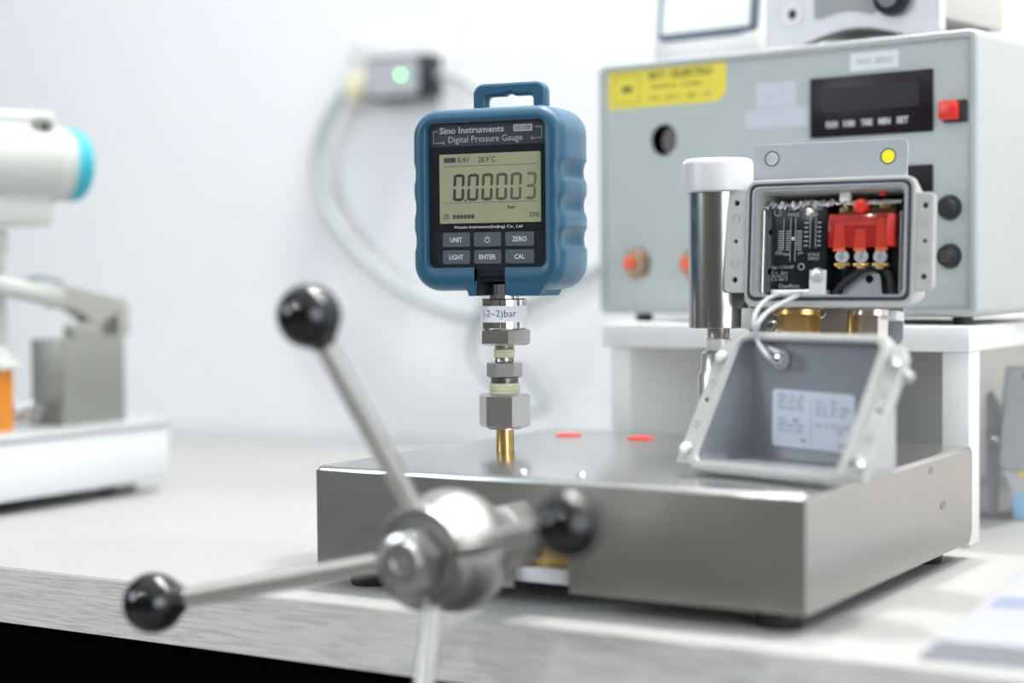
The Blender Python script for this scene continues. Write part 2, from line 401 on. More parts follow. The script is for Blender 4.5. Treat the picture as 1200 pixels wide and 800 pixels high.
b = B(); hexn(b, 0, .0140, .0158, T(AXS, dl(.7058), AXZ) @ RX(pi / 2), .0014, .25)
lathe(b, [(.0110, .0140), (.0100, .0158), (.0050, .0158), (.0044, .0150), (.0022, .0150), (.0018, .0156)], T(AXS, dl(.7058), AXZ) @ RX(pi / 2), 32)
mk('hub_bolt', b, nut_m, hub)
hc = Vector((AXS, dl(.7230), AXZ))
for px, py, Y in ((362, 370, .825), (180, 706, .872), (667, 614, .752), (481, 950, .800)):
    p = PM.inverted() @ at_y(px, py, Y)
    d = (p - hc).normalized()
    b = B(); cyl(b, hc + d * .017, p - d * .011, .0052, .0052, 24); mk('lever_arm', b, steel, hub)
    b = B(); R = .0153
    prof = [(.0060, -.0162), (.0068, -.0150), (.0085, -.0132)] + [(R * cos(a), R * sin(a)) for a in [(-52 + 142 * k / 22) * pi / 180 for k in range(23)]]
    prof[-1] = (.0003, R)
    lathe(b, prof, AX(p, p + d), 36); mk('ball_knob', b, knob_m, hub, sharp=50)

# ================================================================ DIGITAL GAUGE
GYAW = -.42
gl = at_z(592, 528, BZ1)
g = thing('pressure_gauge', 'digital pressure gauge in a blue rubber boot showing 0.00003 bar', 'gauge', gl, GYAW)
GM = T(*gl) @ RZ(GYAW)
zy = lambda y: at_y(591, y, gl.y).z - gl.z
def stage(name, m, *pr, seg=32, ph=0.0):
    b = B(); lathe(b, [(r, zy(y)) for r, y in pr], seg=seg, phase=ph); return mk(name, b, m, g)
stage('brass_port', brass, (.0055, 528), (.0056, 527), (.0056, 499))
b = B()
hexn(b, zy(500), zy(461), .0162, None, .0012, .18); lathe(b, [(.0105, zy(502)), (.0105, zy(500))])
mk('lower_hex_nut', b, nut_m, g)
stage('threaded_nipple', thread_m, (.0084, 462), (.0084, 441))
def tape(y0, y1, r):
    b = B(); n = 7; pr = []
    for k in range(n + 1):
        z = zy(y0) + (zy(y1) - zy(y0)) * k / n; pr.append((r + (.0003 if k % 2 else -.0001), z))
    lathe(b, [(r - .001, pr[0][1])] + pr + [(r - .001, pr[-1][1])]); mk('sealing_tape', b, tape_m, g)
tape(461, 448.5, .0092)
b = B()
for k in range(3):
    z = zy(448 - 2.4 * k); lathe(b, [(.0082, z), (.0090, z + .0005), (.0082, z + .001)])
mk('thread_ridge', b, thread_m, g)
b = B(); hexn(b, zy(442), zy(424), .0110, None, .0007, .42); mk('middle_hex_nut', b, nut_m, g)
stage('upper_nipple', thread_m, (.0057, 424), (.0060, 423), (.0056, 420), (.0056, 409), (.0059, 408), (.0059, 403))
tape(418.5, 409, .0064)
b = B(); hexn(b, zy(404), zy(384.5), .0172, None, .0012, 1.09); mk('sensor_hex', b, steel, g)
stage('sensor_barrel', chrome, (.0138, 385), (.0142, 384), (.0142, 351), (.0136, 349.5), (.0095, 349.5), (.0095, 333))
b = B()
t_ = bmesh.new(); lathe(t_, [(.0143, zy(377)), (.01438, zy(376.8)), (.01438, zy(358.2)), (.0143, zy(358))], seg=48); merge(b, t_)
lab = mk('range_label', b, mat('frosted_tape', (0.72, 0.73, 0.75), 0.5), g)
b = B(); text_bm(b, '(-2~2)bar', .0062, Matrix.Identity(4), width=.0235)
for v in b.verts:
    a = -pi / 2 + .42 + (v.co.x - .0038) / .0145; r = .01442; zc = v.co.z
    v.co = Vector((r * cos(a), r * sin(a), zc + zy(368)))
mk('lettering', b, ink_k, lab)

# boot: lofted shell with scalloped flanks and a window
GW, GH, GZ = .100, .1105, (.2800 + .1695) / 2 - gl.z
yF, yB = -.027, .020
def ring(y, w, h, r, sc=0.0):
    out = []
    N = 8
    pts = rr(w, h, r, N)
    # add points along the straight sides for the scallops
    full = []
    n = len(pts)
    for i in range(n):
        a, c = pts[i], pts[(i + 1) % n]; full.append(a)
        if (i + 1) % (N + 1) == 0:
            K = 40 if abs(a[0] - c[0]) < 1e-6 else 6
            for k in range(1, K): full.append((a[0] + (c[0] - a[0]) * k / K, a[1] + (c[1] - a[1]) * k / K))
    for x, z in full:
        s_ = 0
        if sc and abs(x) > w / 2 - r * .6:
            u = (z + .004) / .0205
            if abs(u) < 1.5:
                q = abs(u - round(u)); s_ = max(0, 1 - (q / .30) ** 2) if q < .30 else 0
                s_ = s_ ** .6
        out.append((x - math.copysign(sc * 1.5 * s_, x), y, z + GZ))
    return out
PW, PH, PZ = .0790, .0880, .2275 - gl.z
def pring(y, e=0.0): 
    r0 = ring(y, PW + e, PH + e, .0045 + e / 2)
    return [(x, yy, z - GZ + PZ) for x, yy, z in r0]
rings = [pring(-.0210), pring(-.0262), pring(-.0272, .0016), ring(-.0272, GW - .011, GH - .011, .0115), ring(-.0262, GW - .006, GH - .006, .0135, .0003), ring(-.0235, GW - .0018, GH - .0018, .0155, .0008),
         ring(-.0195, GW, GH, .0165, .0016), ring(-.016, GW, GH, .0165, .0027), ring(-.002, GW + .0012, GH, .0165, .0029), ring(.012, GW, GH, .0165, .0027), ring(.017, GW - .002, GH - .002, .0155, .0015), ring(yB, GW - .010, GH - .010, .0120)]
b = B(); loft(b, rings, cap0=False, cap1=True)
# flared lugs either side of the stem
boot = mk('rubber_boot', b, blue_m, g, sharp=55)
def boolean_cut(o, bm):
    me = bpy.data.meshes.new('cut'); bmesh.ops.recalc_face_normals(bm, faces=bm.faces[:]); bm.to_mesh(me); bm.free(); c = bpy.data.objects.new('cut', me); C.objects.link(c)
    c.matrix_world = GM if o.parent is g else c.matrix_world
    bpy.context.view_layer.update()
    md = o.modifiers.new('cut', 'BOOLEAN'); md.operation = 'DIFFERENCE'; md.object = c; md.solver = 'EXACT'
    dg = bpy.context.evaluated_depsgraph_get(); dg.update()
    nm = bpy.data.meshes.new_from_object(o.evaluated_get(dg)); o.modifiers.clear(); o.data = nm; bpy.data.objects.remove(c)
zb = GZ - GH / 2
nx0, _ = hit(GM, 556, 335, yF); nx1, _ = hit(GM, 592, 335, yF)
cbm = B(); box(cbm, nx0, nx1, -.04, .008, zb - .01, PZ - PH / 2 + .0001)
boolean_cut(boot, cbm)
for x0, x1, ox in ((nx0 - .0045, nx0, -.003), (nx1, nx1 + .0210, .006)):
    b = B()
    P = [(x0 + (ox if ox < 0 else 0), zb + .006), (x0, zb - .0032), (x1, zb - .0032), (x1 + (ox if ox > 0 else 0), zb + .006)]
    loft(b, [[(x, y, z) for x, z in P] for y in (yF + .0015, -.008 if ox < 0 else .006)]); mk('boot_lug', b, blue_m, g)
# black inner body and neck in the notch
b = B(); loft(b, [[(x, y, z - GZ + PZ) for x, _, z in ring(0, PW + .003, PH + .003, .006)] for y in (-.0212, .0150)])
box(b, nx0 + .0003, nx1 - .0003, -.0240, .0079, PZ - PH / 2 - .0055, PZ - PH / 2 + .001)
box(b, nx0 + .0015, nx1 - .0015, -.0215, .0079, PZ - PH / 2 - .0085, PZ - PH / 2 - .0045)
box(b, nx0 + .0003, nx1 - .0003, -.001, .0079, zb - .0030, PZ - PH / 2 - .0055)
box(b, nx0 + .0001, nx0 + .0015, -.0240, .0, zb - .0030, PZ - PH / 2 - .0055)  # thin black liner standing in for shade on the notch's left wall
mk('inner_body_shade_liner', b, panel_m, g)
b = B()
for k in range(2):
    z = PZ - PH / 2 - .0026 - .0028 * k; box(b, nx0 + .0003, nx1 - .0003, -.0246, -.0230, z, z + .0008)
mk('neck_rib', b, black_gloss, g)
# face panel
px_ = lambda f: -PW / 2 + f * PW            # fraction across panel -> x
pz_ = lambda f: PZ + PH / 2 - f * PH        # fraction down panel -> z
yP = -.0225
b = B(); plate(b, rr(PW, PH, .0045, 6, 0, PZ), [], .0012, 0, None, yP); face = mk('face_panel', b, panel_m, g)
b = B(); plate(b, [(x, z) for x, z in rr(PW - .0006, .158 * PH, .0035, 6, 0, pz_(.082))], [], .0001, 0, None, yP - .0001); mk('header_band', b, panel_hd, face)
b = B(); plate(b, rr(PW * .94, .585 * PH, .0010, 4, .0005, pz_(.458)), [], .0002, 0, None, yP - .0002); mk('display_surround', b, black_gloss, face)
lx0, lx1, lz0, lz1 = -.0320, .0352, .2105 - gl.z, .2525 - gl.z
b = B(); plate(b, rr(lx1 - lx0, lz1 - lz0, .0006, 3, (lx0 + lx1) / 2, (lz0 + lz1) / 2), [], .0003, 0, None, yP - .0005); lcd = mk('display', b, lcd_m, g)
yT = yP - .0006
U = lambda f: lx0 + f * (lx1 - lx0)
V = lambda f: lz1 - f * (lz1 - lz0)
# seven-segment digits
SEG = {'0': 'abcdef', '3': 'abcdg'}
def seg7(b, ch, x, z, w_, h_, t_):
    k = t_ * .28; lean = .05
    def q(P):
        plate(b, [(x + a + c * lean, z + c) for a, c in P], [], .00005, 0, None, yT)
    H = lambda zc: q([(-w_ / 2 + k + t_ * .2, zc), (-w_ / 2 + t_ * .7 + k, zc + t_ / 2), (w_ / 2 - t_ * .7 - k, zc + t_ / 2), (w_ / 2 - k - t_ * .2, zc), (w_ / 2 - t_ * .7 - k, zc - t_ / 2), (-w_ / 2 + t_ * .7 + k, zc - t_ / 2)])
    def Vv(xc, z0, z1): q([(xc - t_ / 2, z0 + t_ * .3), (xc, z0), (xc + t_ / 2, z0 + t_ * .5), (xc + t_ / 2, z1 - t_ * .5), (xc, z1), (xc - t_ / 2, z1 - t_ * .3)])
    h2 = h_ / 2; L = w_ / 2 - t_ / 2
    for s_ in SEG[ch]:
        if s_ == 'a': H(h2 - t_ / 2)
        if s_ == 'g': H(0)
        if s_ == 'd': H(-h2 + t_ / 2)
        if s_ == 'b': Vv(L, k, h2 - k)
        if s_ == 'c': Vv(L, -h2 + k, -k)
        if s_ == 'f': Vv(-L, k, h2 - k)
        if s_ == 'e': Vv(-L, -h2 + k, -k)
for i, ch in enumerate('000003'):
    b = B(); seg7(b, ch, U(.195 + .1415 * i), V(.485), .0074, .0164, .0018)
    if i == 0: plate(b, rr(.0011, .0011, .0002, 2, U(.262), V(.672)), [], .00005, 0, None, yT)
    c_ = .022 + .015 * i  # viewing-angle wash-out painted into the ink, lighter towards the right
    mk('display_digit', b, mat('lcd_ink_%d' % i, (c_, c_, c_ * .8), .5), lcd)
b = B()
for f in (.175, .705): plate(b, [(U(.04), V(f) - .00012), (U(.965), V(f) - .00012), (U(.965), V(f) + .00012), (U(.04), V(f) + .00012)], [], .00005, 0, None, yT)
plate(b, rr(.0080, .0030, .0006, 3, U(.105), V(.085)), [], .00005, 0, None, yT)
for k in range(6): plate(b, rr(.0020, .0024, .0002, 2, U(.148 + .0365 * k), V(.905)), [], .00005, 0, None, yT)
mk('display_marks', b, ink_k, lcd)
thin_ink = mat('lcd_ink_thin', (.06, .06, .045), .5)
for txt, h_, fu, fv, wd in (('8.4V', .0048, .245, .085, .0082), ('28.9°C', .0048, .475, .088, .0118), ('bar', .0036, .72, .775, .0052), ('2%', .0042, .065, .900, .0042), ('33%', .0042, .935, .895, .0064)):
    b = B(); text_bm(b, txt, h_, T(U(fu), yT, V(fv)), width=wd, bold=.00004); mk('display_lettering', b, thin_ink, lcd)
yH = yP - .0002
b = B(); text_bm(b, 'Sino Instruments', .0053, T(px_(.37), yH, pz_(.052)), width=.0430, bold=.00012); mk('lettering', b, ink_g, face)
b = B(); text_bm(b, 'Digital Pressure Gauge', .0056, T(px_(.485), yH, pz_(.122)), width=.0492); mk('lettering', b, ink_g, face)
b = B(); plate(b, rr(.0124, .0042, .0008, 3, px_(.80), pz_(.052)), [], .00004, 0, None, yH); mk('model_badge', b, ink_g, face)
b = B(); text_bm(b, 'HS108', .0040, T(px_(.80), yH - .00008, pz_(.052)), width=.0100); mk('lettering', b, panel_hd, face)
b = B()
def stroke(x0, z0, x1, z1, t_=.00035):
    plate(b, [(min(x0, x1) - t_ / 2, min(z0, z1) - t_ / 2), (max(x0, x1) + t_ / 2, min(z0, z1) - t_ / 2), (max(x0, x1) + t_ / 2, max(z0, z1) + t_ / 2), (min(x0, x1) - t_ / 2, max(z0, z1) + t_ / 2)], [], .00004, 0, None, yH)
stroke(px_(.045), pz_(.055), px_(.045), pz_(.135)); stroke(px_(.045), pz_(.055), px_(.085), pz_(.055)); stroke(px_(.045), pz_(.135), px_(.12), pz_(.135))
stroke(px_(.955), pz_(.050), px_(.955), pz_(.125)); stroke(px_(.905), pz_(.050), px_(.955), pz_(.050)); stroke(px_(.885), pz_(.125), px_(.955), pz_(.125))
for f, v in ((.13, .135), (.875, .125)): plate(b, circ(px_(f), pz_(v), .0008, 12), [circ(px_(f), pz_(v), .00045, 12)], .00004, 0, None, yH)
mk('header_lines', b, ink_g, face)
b = B(); text_bm(b, 'Huaxin Instrument(beijing) Co., Ltd', .0024, T(px_(.505), yP - .0004, pz_(.722)), width=.0450); mk('lettering', b, ink_w, face)
cols = ((-.0302, -.0118), (-.0091, .0089), (.0117, .0306)); rows = ((.2048, .1962), (.1942, .1857))
for (z1, z0), names in zip(rows, (('UNIT', '', 'ZERO'), ('LIGHT', 'ENTER', 'CAL'))):
    for (x0, x1), nm in zip(cols, names):
        b = B(); plate(b, rr(x1 - x0, z1 - z0, .0012, 4, (x0 + x1) / 2, (z0 + z1) / 2 - gl.z), [], .0008, .0002, None, yP - .0007)
        kb = mk('key_button', b, btn_m, g)
        X, Z = (x0 + x1) / 2, (z0 + z1) / 2 - gl.z
        b = B()
        if nm: text_bm(b, nm, .0041, T(X, yP - .0008, Z), width=dict(UNIT=.0078, ZERO=.0094, LIGHT=.0096, ENTER=.0110, CAL=.0066)[nm], bold=.00004)
        else:
            plate(b, [(X + .0018 * cos(a), Z - .0002 + .0018 * sin(a)) for a in [pi / 2 + .5 + (2 * pi - 1) * k / 24 for k in range(25)]] +
                  [(X + .0014 * cos(a), Z - .0002 + .0014 * sin(a)) for a in [pi / 2 + .5 + (2 * pi - 1) * k / 24 for k in range(24, -1, -1)]], [], .00004, 0, None, yP - .0008)
            plate(b, rr(.0004, .0022, .0001, 2, X, Z + .0011), [], .00004, 0, None, yP - .0008)
        mk('key_legend', b, ink_w, kb)
# hanging handle on top
zt = GZ + GH / 2
hx0, _ = hit(GM, 557, 110, .002); hx1, _ = hit(GM, 642, 110, .002)
_, hz1 = hit(GM, 600, 97, .002)
hx = (hx0 + hx1) / 2; hw_ = hx1 - hx0; hh = hz1 - (zt - .004)
slot = rr(hw_ - .017, .0088, .0030, 5, hx, zt + .0042)
top_i = max(p[1] for p in slot)
slot2 = []
for p in slot: slot2.append(p)
# little hanging notch in the slot's upper edge
idx = 5
slot2 = slot2[:6] + [(hx + .0035, top_i), (hx + .0015, top_i + .0013), (hx - .0015, top_i + .0013), (hx - .0035, top_i)] + slot2[6:]
b = B(); plate(b, rr(hw_, hh, .0065, 6, hx, zt - .004 + hh / 2), [slot2], .0085, .0018, None, -.002); mk('hanging_handle', b, blue_m, g, sharp=50)

# ================================================================ STAINLESS CYLINDER WITH WHITE CAP
p0 = at_y(842, 400, 1.05); sb = (p0.x, 1.05, BZ1)
t = thing('reservoir_cylinder', 'polished stainless cylinder with a white plastic cap standing on the pump', 'cylinder', sb, YAW)
zc = lambda y: at_y(840, y, 1.05).z - BZ1
b = B(); lathe(b, [(.0168, zc(384)), (.0176, zc(383)), (.0176, zc(222)), (.0160, zc(221))], seg=56); mk('barrel', b, mat('drawn_steel', (0.42, 0.42, 0.41), 0.22, 1.0, noise=0.05, nscale=60, stretch=(1, 1, 20)), t)
b = B(); lathe(b, [(.0195, zc(226)), (.0212, zc(224)), (.0212, zc(194)), (.0204, zc(189)), (.0185, zc(186.5)), (.004, zc(186))], seg=56); mk('cap', b, mat('cap_white', (0.60, 0.61, 0.62), 0.35), t, sharp=50)
b = B(); lathe(b, [(.0062, zc(412)), (.0060, zc(396)), (.0066, zc(394)), (.0066, zc(384))]); mk('threaded_neck', b, thread_m, t)
b = B(); lathe(b, [(.0074, zc(410)), (.0076, zc(397)), (.0064, zc(396))]); mk('clear_sleeve', b, mat('pale_sleeve', (.62, .64, .60), .3, .3), t)
b = B(); lathe(b, [(.0125, 0), (.0125, zc(440)), (.0105, zc(432)), (.0105, zc(414)), (.0085, zc(410))]); mk('base_fitting', b, steel_worn, t)

# ================================================================ PRESSURE SWITCH (open housing)
SY, ST = -.50, -.0887
sc = Vector((.1794, 1.0, .1957))
Rm = RZ(SY) @ RX(ST)
ZC = (sc.z - BZ1) / cos(ST)
sl = sc - (Rm @ Vector((0, 0, ZC)))
sl.z = BZ1
sw = thing('pressure_switch', 'open grey cast housing with a black scale block and red terminal cover', 'pressure switch', sl, SY, None, ST)
SM = T(*sl) @ Rm
SWW, SWH, SD = .0995, .0735, .042
def R3(y, w_, h_, r, dz=0.0, n=5): return [(x, y, z) for x, z in rr(w_, h_, r, n, 0, ZC + dz)]
b = B()
loft(b, [R3(SD - .003, SWW - .018, SWH - .018, .003), R3(.003, SWW - .0135, SWH - .0140, .004), R3(.0, SWW - .0125, SWH - .0130, .004),
         R3(0, SWW - .001, SWH - .001, .0052), R3(.001, SWW, SWH, .006), R3(.006, SWW, SWH, .006), R3(SD, SWW - .010, SWH - .010, .006)], cap0=True)
mk('housing', b, cast_m, sw)
b = B(); plate(b, rr(SWW - .0045, SWH - .0060, .0045, 5, 0, ZC + .0008), [rr(SWW - .0080, SWH - .0098, .0038, 5, 0, ZC + .0008)], .0012, 0, None, -.0008); mk('gasket', b, gasket, sw)
b = B(); plate(b, rr(SWW - .0080, SWH - .0098, .0038, 5, 0, ZC + .0008), [rr(SWW - .0112, SWH - .0125, .003, 5, 0, ZC + .0008)], .0022, .0003, None, -.0014); mk('inner_lip', b, zinc, sw)
# mounting ears
for sx in (-1, 1):
    (ax, _), (bx, _) = hit(SM, 850 if sx < 0 else 1094, 284, .002), hit(SM, 872 if sx < 0 else 1071, 284, .002)
    (_, z1), (_, z0) = hit(SM, 864 if sx < 0 else 1081, 223 if sx < 0 else 225, .002), hit(SM, 855 if sx < 0 else 1081, 343 if sx < 0 else 340, .002)
    x0, x1 = sorted((ax, sx * (SWW / 2 - .003))); hm = (x0 + x1) / 2
    wv = x1 - x0; zm = (z0 + z1) / 2; hx_ = sx * .0015
    out = [(hm - wv / 2, z0 + .002), (hm - wv / 2 + .002, z0), (hm + wv / 2 - .002, z0), (hm + wv / 2, z0 + .002), (hm + wv / 2, z1 - .002), (hm + wv / 2 - .002, z1), (hm - wv / 2 + .002, z1), (hm - wv / 2, z1 - .002)]
    holes = [circ(hm + hx_, z1 - .0075, .0016, 14), circ(hm + hx_, zm, .0012, 14), circ(hm + hx_, z0 + .0075, .0016, 14)]
    b = B(); plate(b, out, holes, .006, .0006, None, .0015); ear = mk('mounting_ear', b, cast_m, sw)
    b = B()
    for q in (z1 - .0165, z0 + .0170): plate(b, circ(hm + hx_, q, .0024, 18), [circ(hm + hx_, q, .0019, 18)], .0006, 0, None, .0011)
    for q in (z1 - .0165, z0 + .0170): plate(b, circ(hm + hx_, q, .0016, 18), [], .0004, 0, None, .0013)
    mk('ear_boss', b, cast_m, ear)
    b = B(); box(b, hm - wv / 2 + .001, hm + wv / 2 - .001, .0072, .0076, z0 + .002, z1 - .002); mk('ear_backing', b, gasket, ear)
# rear bracket plate
yB_ = SD + .004
def H(px, py, y=yB_): return hit(SM, px, py, y)
(x0, z1), (x1, _), (_, z0) = H(884, 170), H(1064, 168), H(1050, 404)
holes = [circ(*H(905, 186), .0040, 22), circ(*H(1041, 183), .0040, 22)]
zl = H(1000, 352)[1]; xt = H(1040, 400)[0]
tl_ = [(x0, z1 - .003), (x0, zl), (x0, H(900, 396)[1]), (xt - .004, H(900, 396)[1]), (xt, H(900, 396)[1]), (xt, z0 + .004), (xt + .0015, z0 + .001), ((xt + x1) / 2, z0), (x1 - .0015, z0 + .001), (x1, z0 + .004), (x1, z1 - .004), (x1 - .001, z1 - .001), (x1 - .004, z1), (x0 + .003, z1), (x0 + .001, z1 - .001)]
b = B(); plate(b, tl_, holes, .002, .0004, None, yB_); br = mk('rear_bracket', b, zinc, sw)
for h_ in ((905, 186), (1041, 183)):
    b = B(); X, Z = H(*h_); plate(b, circ(X, Z, .0048, 24), [circ(X, Z, .0041, 24)], .0006, 0, None, yB_ - .0006)
    mk('hole_collar', b, chrome, br)
X, Z = H(1041, 183); b = B(); plate(b, circ(X, Z, .0040, 24), [], .0012, 0, None, yB_ + .0002); mk('yellow_plug', b, yellow, br)
X, Z = H(905, 384, yB_ - .001)
b = B(); lathe(b, [(.0046, 0), (.0046, .0008), (.0030, .0024), (.0005, .0028)], T(X, yB_, Z) @ RX(pi / 2), 20); mk('bracket_screw', b, chrome, br)
X2, Z2 = H(962, 367, yB_ - .001)
b = B(); lathe(b, [(.0030, 0), (.0030, .0008), (.0020, .0018), (.0005, .0022)], T(X2, yB_, Z2) @ RX(pi / 2), 20); mk('bracket_screw', b, chrome, br)
# fittings below the housing, standing on the pump
bz = ZC - SWH / 2
def post(pxa, pxb, name, m, y=.020, hexa=True, zb_=0.0):
    xa, xb = hit(SM, pxa, 376, y)[0], hit(SM, pxb, 376, y)[0]; xm = (xa + xb) / 2; r = (xb - xa) / 2
    b = B()
    if hexa: hexn(b, bz - .016, bz + .0005, r, T(xm, y, 0), .0005, .2); lathe(b, [(r * .7, zb_), (r * .7, bz - .016)], T(xm, y, 0))
    else: lathe(b, [(r, zb_), (r, bz + .0005)], T(xm, y, 0))
    lathe(b, [(r * 1.18, bz - .0035), (r * 1.18, bz - .0005)], T(xm, y, 0))
    mk(name, b, m, sw)
post(912, 960, 'brass_connector', brass)
post(1001, 1040, 'nickel_connector', mat('nickel_blush', (.72, .66, .62), .2, 1.0))
b = B(); xq = hit(SM, 1000, 376, .030)[0]; cyl(b, (xq, .030, bz - .02), (xq, .030, bz), .0035, seg=16); mk('brass_pin', b, brass, sw)
b = B(); xq = hit(SM, 1048, 368, .03)[0]; box(b, xq - .006, xq + .004, .02, .036, bz - .0055, bz - .0002, .0005); mk('white_spacer', b, white_pl, sw)
xq = hit(SM, 880, 373, .012)[0]
b = B(); box(b, xq - .004, xq + .004, .006, .018, bz - .012, bz, .0008); mk('side_lug', b, cast_m, sw)

# inside the housing
yI = .016
HI = lambda px, py, y=yI: hit(SM, px, py, y)
def rect(pxa, pya, pxb, pyb, y=yI):
    (a, c), (d, e) = HI(pxa, pya, y), HI(pxb, pyb, y); return min(a, d), max(a, d), min(c, e), max(c, e)
b = B(); x0, x1, z0, z1 = rect(900, 236, 1060, 346, .030); box(b, -SWW / 2 + .010, SWW / 2 - .010, .034, .036, ZC - SWH / 2 + .010, ZC + SWH / 2 - .010); mk('inner_back_plate', b, zinc, sw)
# crinkled silver strap over the works
b = B(); x0, x1, _, _ = rect(890, 230, 1058, 240, .012)
x1 = min(x1, SWW / 2 - .008); zt_ = HI(960, 241, .012)[1]
N = 60; rows_ = []
for j, (y, dz) in enumerate(((.008, .0), (.010, .0018), (.014, .0028), (.024, .0032))):
    rows_.append([b.verts.new((x0 + (x1 - x0) * k / N, y + random.uniform(-.0007, .0007), zt_ + dz + (random.uniform(-.0024, .0016) if k < N * .65 else random.uniform(-.0003, .0003)))) for k in range(N + 1)])
for a_, c_ in zip(rows_, rows_[1:]):
    for k in range(N): b.faces.new((a_[k], a_[k + 1], c_[k + 1], c_[k]))
o = mk('crinkled_strap', b, foil, sw, flat=True)
md = o.modifiers.new('thick', 'SOLIDIFY'); md.thickness = .0006
x0, x1, z0, z1 = rect(985, 225, 996, 234, .010); b = B(); box(b, x0, x1, .008, .014, z0 - .001, z1, .0004); mk('white_tab', b, white_pl, sw)
x0, x1, z0, z1 = rect(1032, 224, 1038, 229, .010); b = B(); box(b, x0, x1, .008, .012, z0, z1, .0003); mk('red_tab', b, red_m, sw)
# scale block
x0, x1, z0, z1 = rect(905, 243, 967, 339, .010)
b = B(); box(b, x0, x1, .010, .030, z0, z1, .0006); sb_ = mk('scale_block', b, black_gloss, sw)
u = lambda f: x0 + f * (x1 - x0); v = lambda f: z1 - f * (z1 - z0); yS = .0098
b = B()
def bar(fu0, fu1, fv0, fv1): plate(b, [(u(fu0), v(fv1)), (u(fu1), v(fv1)), (u(fu1), v(fv0)), (u(fu0), v(fv0))], [], .0001, 0, None, yS)
for f in (.345, .435, .70, .80): bar(f, f + .010, .13, .66 if f < .5 else .50)
bar(.22, .23, .14, .52)
for k in range(9):
    bar(.13, .22, .29 + .028 * k, .30 + .028 * k); bar(.27, .33, .29 + .028 * k, .30 + .028 * k); bar(.46, .56, .29 + .028 * k, .30 + .028 * k)
for k in range(6):
    bar(.60, .67, .19 + .055 * k, .205 + .055 * k); bar(.84, .90, .19 + .055 * k, .205 + .055 * k)
mk('scale_marks', b, ink_g, sb_)
b = B()
text_bm(b, 'RANGE', .0032, T(u(.40), yS, v(.095)), width=(x1 - x0) * .20)
text_bm(b, 'DIFF', .0032, T(u(.77), yS, v(.10)), width=(x1 - x0) * .14)
text_bm(b, '+ INCR  SET  MAIN DIFF', .0026, T(u(.58), yS, v(.025)), width=(x1 - x0) * .70)
text_bm(b, 'MPa', .0028, T(u(.16), yS, v(.56))); text_bm(b, 'bar', .0028, T(u(.30), yS, v(.57))); text_bm(b, 'psi', .0028, T(u(.54), yS, v(.56)))
text_bm(b, 'SCALE', .0026, T(u(.78), yS, v(.58)), width=(x1 - x0) * .2); text_bm(b, 'APPROX', .0026, T(u(.78), yS, v(.63)), width=(x1 - x0) * .2)
text_bm(b, 'Type 1 2 S/N 047', .0026, T(u(.22), yS, v(.735)), width=(x1 - x0) * .42)
for k in range(3): text_bm(b, ('0.1 A . 250 V', '250 VAC 3 A', '8 A 440 V')[k], .0024, T(u(.17), yS, v(.80 + .04 * k)), width=(x1 - x0) * .30)
text_bm(b, 'Danfoss', .0034, T(u(.35), yS, v(.955)), width=(x1 - x0) * .36)
plate(b, circ(u(.56), v(.725), .0020, 18), [circ(u(.56), v(.725), .0015, 18)], .0001, 0, None, yS)
plate(b, circ(u(.11), v(.06), .0024, 18), [circ(u(.11), v(.06), .0019, 18)], .0001, 0, None, yS)
mk('scale_lettering', b, ink_g, sb_)
b = B(); sphere(b, (u(.40), .0098, v(.385)), .0010, 12, 8); sphere(b, (u(.66), .0098, v(.085)), .0010, 12, 8); mk('pointer', b, white_pl, sb_)
# side bracket, white block with screw
xa, xb_, za, zb2 = rect(896, 243, 905, 343, .014)
b = B(); plate(b, [(xa - .002, za), (xb_ + .001, za), (xb_ + .001, zb2), (xa - .002, zb2)], [circ(xb_ - .0012, HI(903, 272, .014)[1], .0021, 14), circ(xb_ - .0012, HI(903, 318, .014)[1], .0021, 14)], .001, 0, None, .014); mk('side_bracket', b, mat('spangled_zinc', (.26, .27, .28), .5, .3, noise=.25, nscale=500), sw)
xa, xb_, za, zb2 = rect(948, 316, 967, 345, .008)
b = B(); box(b, xa, xb_, .0085, .0098, za, zb2, .0005); wb = mk('white_clamp', b, white_pl, sw)
b = B(); X, Z = HI(957, 322, .007); lathe(b, [(.0040, 0), (.0042, .0012), (.0032, .0026), (.0005, .0030)], T(X, .0085, Z) @ RX(pi / 2), 22); mk('clamp_screw', b, foil, sw)
xa, xb_, za, zb2 = rect(903, 339, 968, 346, .009); b = B(); box(b, xa, xb_, .0088, .018, za, zb2, .0006); mk('lower_strap', b, foil, sw)
# switch block on the right
xa, xb_, za, zb2 = rect(969, 236, 1056, 346, .020)
b = B(); box(b, xa + .002, min(xb_, SWW / 2 - .011), .020, .033, za, zb2, .0008); mk('switch_base', b, black_gloss, sw)
xa, xb_, za, zb2 = rect(984, 240, 1050, 252, .012)
b = B(); box(b, xa, xb_, .012, .021, za, zb2, .0006); mk('top_block', b, mat('bronze_block', (.10, .07, .03), .3, .6), sw)
b = B(); X, Z = HI(1038, 241.5, .0115); box(b, X - .003, X + .003, .0105, .0118, Z - .0010, Z + .0012, .0003); X, Z = HI(993, 241, .0115); box(b, X - .0012, X + .0012, .0105, .0118, Z - .003, Z + .003, .0003); mk('gold_contact', b, brass, sw)
X, Z = HI(1008, 241, .008); b = B(); lathe(b, [(.0045, 0), (.0047, .002), (.0040, .0042), (.0020, .0048), (.0003, .0046)], T(X, .0118, Z) @ RX(pi / 2), 24); mk('red_knob', b, red_m, sw)
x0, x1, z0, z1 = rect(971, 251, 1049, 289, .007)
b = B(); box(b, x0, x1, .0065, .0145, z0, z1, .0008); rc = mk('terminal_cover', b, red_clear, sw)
b = B()
